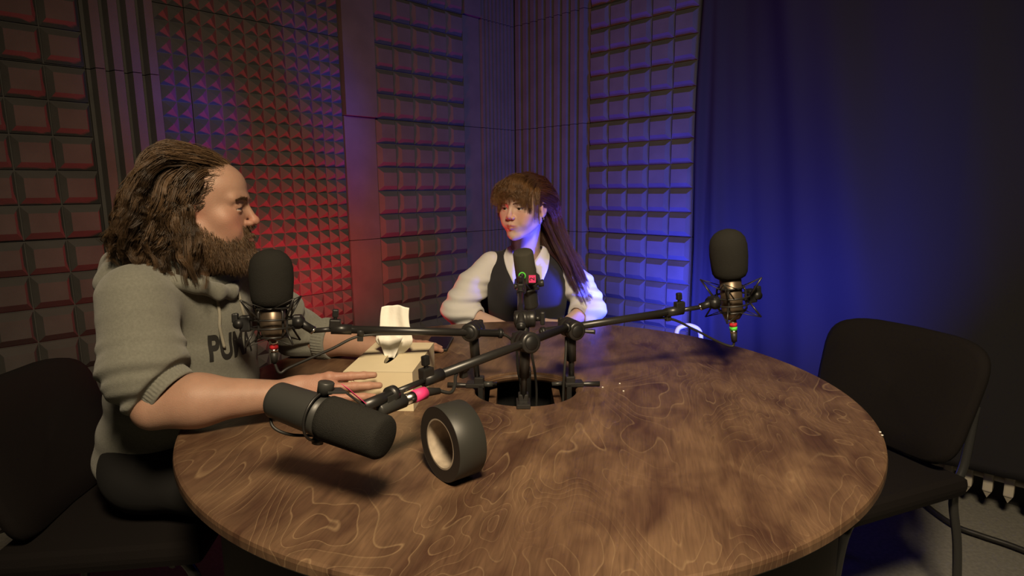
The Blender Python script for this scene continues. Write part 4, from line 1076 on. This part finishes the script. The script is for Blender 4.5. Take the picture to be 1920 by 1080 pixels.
def locks(paths, per, spread0, spread1, wave, freq, seed, tipc=.35):
    r = np.random.RandomState(seed); N, K, _ = paths.shape; s = np.linspace(0, 1, K)[None, :, None]
    T = np.gradient(paths, axis=1); T /= np.linalg.norm(T, axis=2, keepdims=True)+1e-9
    A = np.cross(T, np.array([0.1, .2, 1.0])); A /= np.linalg.norm(A, axis=2, keepdims=True)+1e-9; B = np.cross(T, A)
    out = []; ph = r.uniform(0, 6.28, N)[:, None, None]; fr = freq*r.uniform(.75, 1.25, N)[:, None, None]; am = wave*r.uniform(.4, 1.3, N)[:, None, None]
    base = paths+A*np.sin(ph+fr*s)*am*s**.7+B*np.cos(ph*1.7+fr*s*1.1)*am*.6*s**.7
    for k in range(per):
        u = r.normal(size=(N, 1, 2)); lenj = r.uniform(.82, 1.0, (N, 1, 1))
        w = spread0*(1-s)+spread1*s; w = w*(1-tipc*s**3)
        q = base+A*u[..., :1]*w+B*u[..., 1:]*w+A*np.sin(ph*2+fr*1.6*s+u[..., :1]*2)*am*.18*s
        out.append(q)
    return np.concatenate(out), np.tile(np.arange(N), per)
def hair_cols(ids, base, n, seed, var=.35):
    r = np.random.RandomState(seed); lk = r.uniform(1-var, 1+var, (ids.max()+1, 1))[ids]; st = r.uniform(.8, 1.25, (len(ids), 1)); return np.clip(A3(base)*lk*st, 0, 1)
sk_c, sk_r = A3((0, -.012, .032)), A3((.0775, .099, .086))
def man_roots(n, sel, seed):
    d = fib(n, seed); d /= np.linalg.norm(d, axis=1, keepdims=True); q = sk_c+d*sk_r; return q[sel(q)], d[sel(q)]
def man_scalp(q):
    x, y, z = np.abs(q[:, 0]), q[:, 1], q[:, 2]
    front = z > .088+.0*(x)
    hair = (y < .070-.9*np.clip(.100-z, 0, 1)) & (z > -.055)
    recede = ~((y > .030) & (z < .088))
    return hair & recede & (z > -.05+.9*np.clip(y+.005, 0, 1))
q0, d0 = man_roots(1000, man_scalp, 1)
topm = q0[:, 2] > .075
dirs = d0*.55+np.stack([np.sign(q0[:, 0]+.02)*np.where(topm, .25, .1), np.where(topm, -.6, -.45), np.where(topm, .02, -.5)], 1)
dirs /= np.linalg.norm(dirs, axis=1, keepdims=True)
def man_dir(q, s):
    sx = np.sign(q[:, 0]+.015); x, y, z = q[:, 0], q[:, 1], q[:, 2]; o = np.zeros(len(q))
    t = np.stack([sx*.12, -.22+o, -.9+o], 1)
    m = (z > .085) & (y > -.035); t[m] = np.stack([sx[m]*.45, -.8+o[m], .0+o[m]], 1)
    m = (z > .03) & (y <= -.035); t[m] = np.stack([sx[m]*.25, -.24+o[m], -.9+o[m]], 1)
    m = (z < .02); t[m] = np.stack([sx[m]*.08, -.22+.35*(y[m] > -.03), -1+o[m]], 1)
    m = (z < -.065); t[m] = np.stack([sx[m]*.02, .12+o[m]+.5*(y[m] < -.10), -1+o[m]], 1)
    return t/np.linalg.norm(t, axis=1, keepdims=True)
bodyc = lambda P: np.minimum(mh.base(P), hoodie(P))
headc = lambda P: smin(mh.skull(mh.L(P))*mh.sc, cone(P, mh.Wp((0, -.03, -.03)), nb_m, .062, .07), .02)
W0 = (q0*mh.sc) @ mh.R.T + mh.c; D0 = dirs @ mh.R.T
ln0 = (.155+.9*np.clip(q0[:, 2], -.05, .12)+.35*np.clip(q0[:, 1], -.05, .08))*np.random.RandomState(5).uniform(.80, 1.08, len(q0))
paths = grow(mh, W0.astype(np.float32), D0.astype(np.float32), ln0, 18, man_dir, headc, .003, .010)
hp_, ids = locks(paths, 30, .0032, .0042, .0125, 14, 3)
strands('hair', hp_, .00062, 'hair_m', man, hair_cols(ids, (.080, .047, .024), 0, 4, .6))
# under layer so no scalp shows
def hairshell(P):
    q = mh.L(P); d = (ell(q, (0, -.018, .031), (.0792, .0995, .0855)))*mh.sc
    d = smin(d, ell(q, (0, -.060, -.045), (.066, .052, .070))*mh.sc, .03)
    cut = np.maximum(q[:, 1]-(.020+.55*(q[:, 2]-.04)), -1e3)*.8
    cutz = -(q[:, 2]+.085)
    d = smax(d, cut*mh.sc, .012); d = np.maximum(d, cutz)
    return d+.002*np.sin(q[:, 0]*300+q[:, 2]*40)
lo, hi = bounds(mh.c, m=.17); sdf_obj('hair_mass', polygonise(hairshell, lo, hi, .004), 'hair_m', man, tint=(.05, .027, .012))
# beard, moustache, brows: short hairs on the face surface
def face_hairs(hd, pts_local, name, mname, parent, length, K, dirf, n_off, rad, col, seed, wave=.0015):
    r = np.random.RandomState(seed); W_ = ((pts_local*hd.sc) @ hd.R.T + hd.c).astype(np.float32)
    for _ in range(6):
        v = hd.base(W_); e = .0015; g = np.stack([hd.base(W_+A3(np.eye(3)[k]*e))-v for k in range(3)], 1); g /= np.linalg.norm(g, axis=1, keepdims=True)+1e-9; W_ = W_-g*v[:, None]
    q = hd.L(W_); gl = g @ hd.R; d = dirf(q, gl); d += r.normal(size=d.shape)*.22; d /= np.linalg.norm(d, axis=1, keepdims=True)
    L = length(q)*r.uniform(.6, 1.15, len(q)); s = np.linspace(0, 1, K)[None, :, None]
    dn = np.array([0, 0, -1.0]); p = q[:, None, :]*hd.sc+(d[:, None, :]*s+.5*(dn-d)[:, None, :]*s*s*n_off)*L[:, None, None]
    p = p+np.sin(s*5+r.uniform(0, 6.28, (len(q), 1, 3)))*wave*s
    Wd = p @ hd.R.T + hd.c
    c = np.clip(A3(col)*r.uniform(.55, 1.5, (len(q), 1)), 0, 1); return strands(name, Wd, rad, mname, parent, c)
def temple_hair():
    r = np.random.RandomState(31); n = 60000; v = np.stack([r.uniform(-.085, .085, n), r.uniform(-.04, .085, n), r.uniform(-.03, .13, n)], 1)
    Wv = ((v*mh.sc) @ mh.R.T + mh.c).astype(np.float32); v = v[np.abs(mh.base(Wv)) < .006]; x, y, z = np.abs(v[:, 0]), v[:, 1], v[:, 2]
    edge = .034+.55*(z-.04); k = ((y > edge-.046) & (y < edge+.004+.003*np.sin(z*200)) & (z > -.005)) & (x > .02-(z > .1)*.02)
    v = v[k][:10000]
    face_hairs(mh, v, 'temple_hair', 'hair_m', man, lambda q: .026+0*q[:, 0], 6, lambda q, g: g*.16+np.stack([0*q[:, 0], -1.0+0*q[:, 0], -.25+0*q[:, 0]+.3*(q[:, 2] > .08)], 1), .25, .0005, (.085, .05, .026), 33, .001)
temple_hair()
r = np.random.RandomState(11)
u = np.stack([r.uniform(-.075, .075, 60000), r.uniform(-.02, .105, 60000), r.uniform(-.125, -.015, 60000)], 1)
Wu = ((u*mh.sc) @ mh.R.T + mh.c).astype(np.float32); u = u[np.abs(mh.base(Wu)) < .009]
ax_ = np.abs(u[:, 0]); line = np.where(ax_ > .031, -.028-.70*np.clip(u[:, 1], 0, .055), -.041)
keep = (u[:, 2] < line+.004*np.random.RandomState(8).normal(size=len(u))) & ~((ax_ < .022) & (u[:, 2] > -.072) & (u[:, 2] < -.0575)) & (u[:, 2] > -.122)
u = u[keep][:13000]
def beard_dir(q, g): return g*.75+np.stack([np.zeros(len(q)), .25*(q[:, 1] > .05), -.95+0*q[:, 0]], 1)
def beard_len(q): return .008+.024*np.clip((-.050-q[:, 2])/.045, 0, 1)+.004*(q[:, 1] < .03)
face_hairs(mh, u, 'beard', 'hair_m', man, beard_len, 5, beard_dir, .7, .00052, (.115, .066, .032), 12)
def brow_pts(n, seed, z0=.0195, thick=.0045, x0=.012, x1=.050):
    r = np.random.RandomState(seed); s = r.uniform(0, 1, n); x = x0+(x1-x0)*s; sg = np.where(r.uniform(size=n) < .5, 1, -1)
    return np.stack([x*sg, .093-.35*np.clip(x-.018, 0, 1)-8*np.clip(x-.03, 0, 1)**2, z0+.004*np.sin(s*2.6)-.004*s*s+r.normal(size=n)*thick*(1-.5*s)*.5], 1)
for sg in (1, -1):
    bp_ = brow_pts(900, 4, thick=.0036); bp_ = bp_[np.sign(bp_[:, 0]) == sg]
    face_hairs(mh, bp_, 'eyebrow', 'hair_m', man, lambda q: .009+0*q[:, 0], 4, lambda q, g: g*.25+np.stack([np.sign(q[:, 0])*.9, -.25+0*q[:, 0], .25+0*q[:, 0]], 1), .2, .0005, (.16, .095, .055), 5, .0004)

# ================================================================== the woman
wom = empty('person', (.05, 2.35, 0), 'woman with long auburn hair and fringe in a white shirt and black vest', 'person')
wh = Head(aty(983, 388, 2.20), frame((-.56, -.83), -.05, .0), True, .985)
nb_w = V((.052, 2.285, .985)); ln_w = neckf(wh, nb_w, .046, .055)
WS_R, WS_L = V((-.098, 2.29, .925)), V((.215, 2.29, .915))     # her right (left in the photo), her left
WE_R, WE_L = V((-.190, 2.245, .745)), V((.278, 2.250, .745))
WW_R, WW_L = V((-.01, 2.150, .700)), V((.190, 2.140, .716))
def arm(a, b, r0, r1): return lambda P: cone(P, a, b, r0, r1)
hr, hrl, hrh, _ = hand(WW_R, (.9, .05, .02), (.1, -.35, 1), 1, curls=[.4]*4, sc=.88, thumb_out=.4)
hl, hll, hlh, _ = hand(WW_L, (-.9, .02, .03), (-.1, -.35, 1), -1, curls=[.4]*4, sc=.88, thumb_out=.4)
def w_head(P): return smin(wh.base(P), ln_w(P), .02)
def w_chest(P):
    d = smin(cone(P, V((.055, 2.38, .55)), V((.055, 2.34, .80)), .095, .095), cone(P, WS_R+V((.04, 0, -.01)), WS_L-V((.04, 0, .01)), .032, .032), .04)
    return smin(d, cone(P, V((.055, 2.31, .88)), nb_w, .072, .048), .05)
def w_armR(P): return smin(cone(P, WE_R, WW_R, .036, .023), hr(P), .015)
def w_armL(P): return smin(cone(P, WE_L, WW_L, .036, .023), hl(P), .015)
def w_up(P): return smin(w_head(P), w_chest(P), .018)
lo, hi = bounds(wh.c, nb_w+V((0, 0, -.08)), m=.15)
parts = [polygonise(w_up, lo, hi, .0026)]
lo, hi = bounds(WE_R, WW_R, m=.05); parts.append(polygonise(w_armR, np.minimum(lo, hrl), np.maximum(hi, hrh), .003))
lo, hi = bounds(WE_L, WW_L, m=.05); parts.append(polygonise(w_armL, np.minimum(lo, hll), np.maximum(hi, hlh), .003))
sdf_obj('body', parts, 'skin_w', wom, tint=skin_tint((.60, .42, .34), wh, True, []))
wh.eyes(wom)
def w_torso_d(P, g=0.0):
    d = smin(ell(P, (.055, 2.33, .80), (.165+g, .125+g, .17)), ell(P, (.058, 2.36, .60), (.15+g, .12+g, .2)), .05)
    for sx in (-.065, .065): d = smin(d, sph(P, (.055+sx, 2.262, .840), .060+g), .09)
    d = smin(d, cone(P, WS_R+V((.035, .01, -.005)), WS_L+V((-.035, .01, -.005)), .048+g, .048+g), .045)
    d = smin(d, cone(P, V((.055, 2.32, .90)), nb_w+V((0, .01, -.02)), .085+g, .055+g), .045)
    return d
vneck = lambda P, wd, zb: np.abs(P[:, 0]-.055)-np.clip((P[:, 2]-zb)*wd, -.1, .075)
def vest(P):
    d = w_torso_d(P, .006)+.0016*noise3(P, 26, 4)
    fr = np.where(P[:, 1] < 2.33, vneck(P, .62, .845), 1.0)
    d = smax(d, -np.maximum(fr, -(P[:, 2]-.84)), .005)
    # neck hole at the back and arm holes
    d = np.maximum(d, -cone(P, nb_w+V((0, .0, -.03)), nb_w+V((0, -.01, .1)), .062, .075))
    for s, c in ((-1, WS_R), (1, WS_L)):
        d = np.maximum(d, s*(P[:, 0]-(c.x-s*.004+s*.12*np.clip(.93-P[:, 2], 0, .2)*(-.1))) - .0)
    return d
lo, hi = bounds(WS_R, WS_L, V((.055, 2.3, .5)), nb_w, m=.14); sdf_obj('vest', polygonise(vest, lo, hi, .004), 'vest', wom)
def sleeve(P, S_, E_, W_, seed, sgn):
    cu = E_.lerp(W_, .30); bag = E_+V((sgn*.014, -.004, .016))
    d = smin(cone(P, S_+V((-sgn*.02, 0, -.002)), S_.lerp(E_, .5)+V((sgn*.010, 0, .006)), .052, .057), cone(P, S_.lerp(E_, .5)+V((sgn*.010, 0, .006)), bag, .057, .060), .03)
    d = smin(d, cone(P, bag, cu+V((0, 0, .004)), .058, .043), .03)
    d = d+wr(P, S_, E_, 88, 1, seed, 2.4)*.0046*np.clip((.93-P[:, 2])*9, .1, 1)+.0022*noise3(P, 50, seed)
    t = A3((W_-E_).normalized()); s = (P-A3(cu))@t; d = smax(d, s-.012, .006)
    return np.maximum(d, -np.maximum(cone(P, E_, W_, .037, .024)-.002, -(s+.0)))
for S_, E_, W_, sd, sg in ((WS_R, WE_R, WW_R, 3, -1), (WS_L, WE_L, WW_L, 8, 1)):
    lo, hi = bounds(S_, E_, E_.lerp(W_, .4), m=.09)
    sdf_obj('shirt_sleeve', polygonise(lambda P: sleeve(P, S_, E_, W_, sd, sg), lo, hi, .0036), 'shirt', wom)
def shirt(P):
    d = w_torso_d(P, .002); fr = np.where(P[:, 1] < 2.33, vneck(P, .62, .875), 1.0)
    d = np.maximum(d, -fr); d = np.maximum(d, -(w_torso_d(P, -.003))); d = np.maximum(d, P[:, 2]-.975); return d
# collar: two pointed wings wrapping the neck
wup = bvh_of([o for o in wom.children if o.name.startswith('vest')][0])
def collar(sgn):
    P = []; nu, nv = 26, 8
    for i in range(nu):
        a = math.radians(180-i/(nu-1)*158)          # from the back to the front
        ca, sa = math.cos(a), math.sin(a); top = V((nb_w.x+.005+sgn*.056*sa, nb_w.y-.010-.054*ca, nb_w.z+.010-.020*max(0, ca)-.045*max(0, ca)**3))
        row = []; drop = .030+.055*max(0, (i/(nu-1)-.55)/.45)**1.3
        for j in range(nv):
            v = j/(nv-1); o = V((sgn*sa*1.0+sgn*.25*max(0, ca), -ca*.75, 0)); 
            p = top+o*(.004+.022*math.sin(v*1.5))+V((sgn*.012*v*max(0, ca), 0, .008*math.sin(v*math.pi)-drop*v))
            row.append(p)
        P.append(row)
    for row in P:
        for j, p in enumerate(row):
            h = wup.find_nearest(p)
            if h[0] is not None and (p-h[0]).dot(h[1]) < .004: row[j] = h[0]+h[1]*.0045
    m = MB(); m.grid(P); o = m.build('shirt_collar', 'shirt', wom); md = o.modifiers.new('t', 'SOLIDIFY'); md.thickness = .0022; md.offset = 0
collar(-1); collar(1)
tfw = legs(V((-.02, 2.40, .575)), V((.12, 2.40, .575)), V((-.05, 1.98, .55)), V((.15, 1.98, .55)), V((-.04, 2.00, .1)), V((.14, 2.00, .1)), .075)
sdf_obj('trousers', polygonise(tfw, np.array([-.2, 1.86, .04]), np.array([.3, 2.56, .7]), .010), 'trouser', wom)
for x in (-.04, .14):
    a = V((x, 2.0, .1)); sdf_obj('shoe', polygonise(lambda P, a=a: np.maximum(cone(P, a+V((0, .03, -.06)), a+V((0, -.13, -.07)), .04, .032), -(P[:, 2]-.003)), *bounds(a+V((0, -.05, -.06)), m=.15), .008), 'shoe', wom)
# hair of the woman
def w_scalp(q):
    x, y, z = np.abs(q[:, 0]), q[:, 1], q[:, 2]
    return (z > .086) & (y > -.02) | ((y < .030) & (z > -.01+.8*np.clip(y, 0, 1))) | ((y < -.03) & (z > -.05)) | ((y >= .03) & (z > .062) )
q1, d1 = man_roots(850, w_scalp, 2)
fringe = (q1[:, 1] > .004) & (q1[:, 2] > .066) & (q1[:, 1] < .066)
rest = ~((q1[:, 1] > .004) & (q1[:, 2] > .060))
whead = lambda P: smin(wh.skull(wh.L(P))*wh.sc, ell(wh.L(P), (0, .035, .04), (.066, .058, .055))*wh.sc, .01)
# fringe falls forward from the crown to the brows
qf, df = q1[fringe], d1[fringe]; dirf = df*.35+np.stack([qf[:, 0]*3, .8+0*qf[:, 0], .05+0*qf[:, 0]], 1); dirf /= np.linalg.norm(dirf, axis=1, keepdims=True)
def fr_dir(q, s):
    dn = (q[:, 1] > .066) | (q[:, 2] < .075)
    t = np.stack([q[:, 0]*np.where(dn, .5, 3.), np.where(dn, .04, .85), np.where(dn, -1.0, -.30)], 1); return t/np.linalg.norm(t, axis=1, keepdims=True)
Lf = np.clip(.060+np.clip(.088-qf[:, 1], 0, .1)*.85+.006*np.random.RandomState(1).normal(size=len(qf)), .03, .14)
Lf = Lf+.22*np.clip(np.abs(qf[:, 0])-.042, 0, .03)
pf = grow(wh, ((qf*wh.sc)@wh.R.T+wh.c).astype(np.float32), (dirf@wh.R.T).astype(np.float32), Lf, 14, fr_dir, whead, .004, .005)
f_, idf = locks(pf, 30, .003, .0038, .0012, 4, 6, .1)
# the rest is drawn back and falls down her back and over her left shoulder
qr, dr = q1[rest], d1[rest]; dirr = dr*.35+np.stack([np.sign(qr[:, 0])*.15, -.8+0*qr[:, 0], .0+0*qr[:, 0]], 1); dirr /= np.linalg.norm(dirr, axis=1, keepdims=True)
def rs_dir(q, s):
    x, y, z = q[:, 0], q[:, 1], q[:, 2]; o = 0*x
    hi = (z > -.01) & (y > -.065)
    t = np.stack([np.where(hi, np.sign(x)*.03, np.where(z < -.03, -.42, (-.030-x)*3.0)), np.where(hi, -.9, -.05), np.where(hi, -.42, -1.0)], 1)
    lo_ = z < -.10; t[lo_] = np.stack([-.44+o[lo_], -.04+o[lo_], -.9+o[lo_]], 1)
    return t/np.linalg.norm(t, axis=1, keepdims=True)
wcol = lambda P: np.minimum(smin(whead(P), ln_w(P), .02), np.minimum(w_torso_d(P, .010), np.minimum(cone(P, WS_L, WE_L, .058, .066), cone(P, WS_R, WE_R, .058, .066))))
Lr = .27+.13*np.random.RandomState(2).uniform(size=len(qr)); Lr = Lr*np.where(qr[:, 0] < .02, 1.1, .85)*np.where(np.random.RandomState(6).uniform(size=len(qr)) < .42, 1, .58)
pr = grow(wh, ((qr*wh.sc)@wh.R.T+wh.c).astype(np.float32), (dirr@wh.R.T).astype(np.float32), Lr, 22, rs_dir, wcol, .003, .004)
r_, idr = locks(pr, 22, .0028, .0036, .004, 7, 7, .3)
strands('fringe', f_, .00055, 'hair_w', wom, hair_cols(idf, (.16, .082, .035), 0, 3, .2))
strands('hair', r_, .0006, 'hair_w', wom, hair_cols(idr, (.105, .040, .022), 0, 5, .3))
def wshell(P):
    q = wh.L(P); d = ell(q, (0, -.016, .033), (.0800, .1010, .0925))*wh.sc
    cut = (q[:, 1]-(.020+1.2*(q[:, 2]-.06)))*.7; d = smax(d, np.minimum(cut, (.062-q[:, 2])+0*q[:, 0]+np.clip(.0-q[:, 1], 0, 1)*0)*1.0, .008)
    return np.maximum(d, -(q[:, 2]+.04+.6*np.clip(q[:, 1]+.03, 0, 1)*-1))
lo, hi = bounds(wh.c, m=.15); sdf_obj('hair_mass', polygonise(wshell, lo, hi, .0035), 'hair_w', wom, tint=(.055, .026, .014))
for sg in (1, -1):
    bp_ = brow_pts(320, 9, .0175, .0022); bp_ = bp_[np.sign(bp_[:, 0]) == sg]
    face_hairs(wh, bp_, 'eyebrow', 'hair_w', wom, lambda q: .006+0*q[:, 0], 4, lambda q, g: g*.2+np.stack([np.sign(q[:, 0])*.9, -.2+0*q[:, 0], .2+0*q[:, 0]], 1), .2, .0004, (.09, .05, .03), 6, .0003)
ec = V(wh.Wp((-.081, -.004, -.043))); m = MB(); m.tube([ec+UP*.006, ec, ec-UP*.004], [.001, .0028, .002], 10); m.build('earring', 'gold', wom)
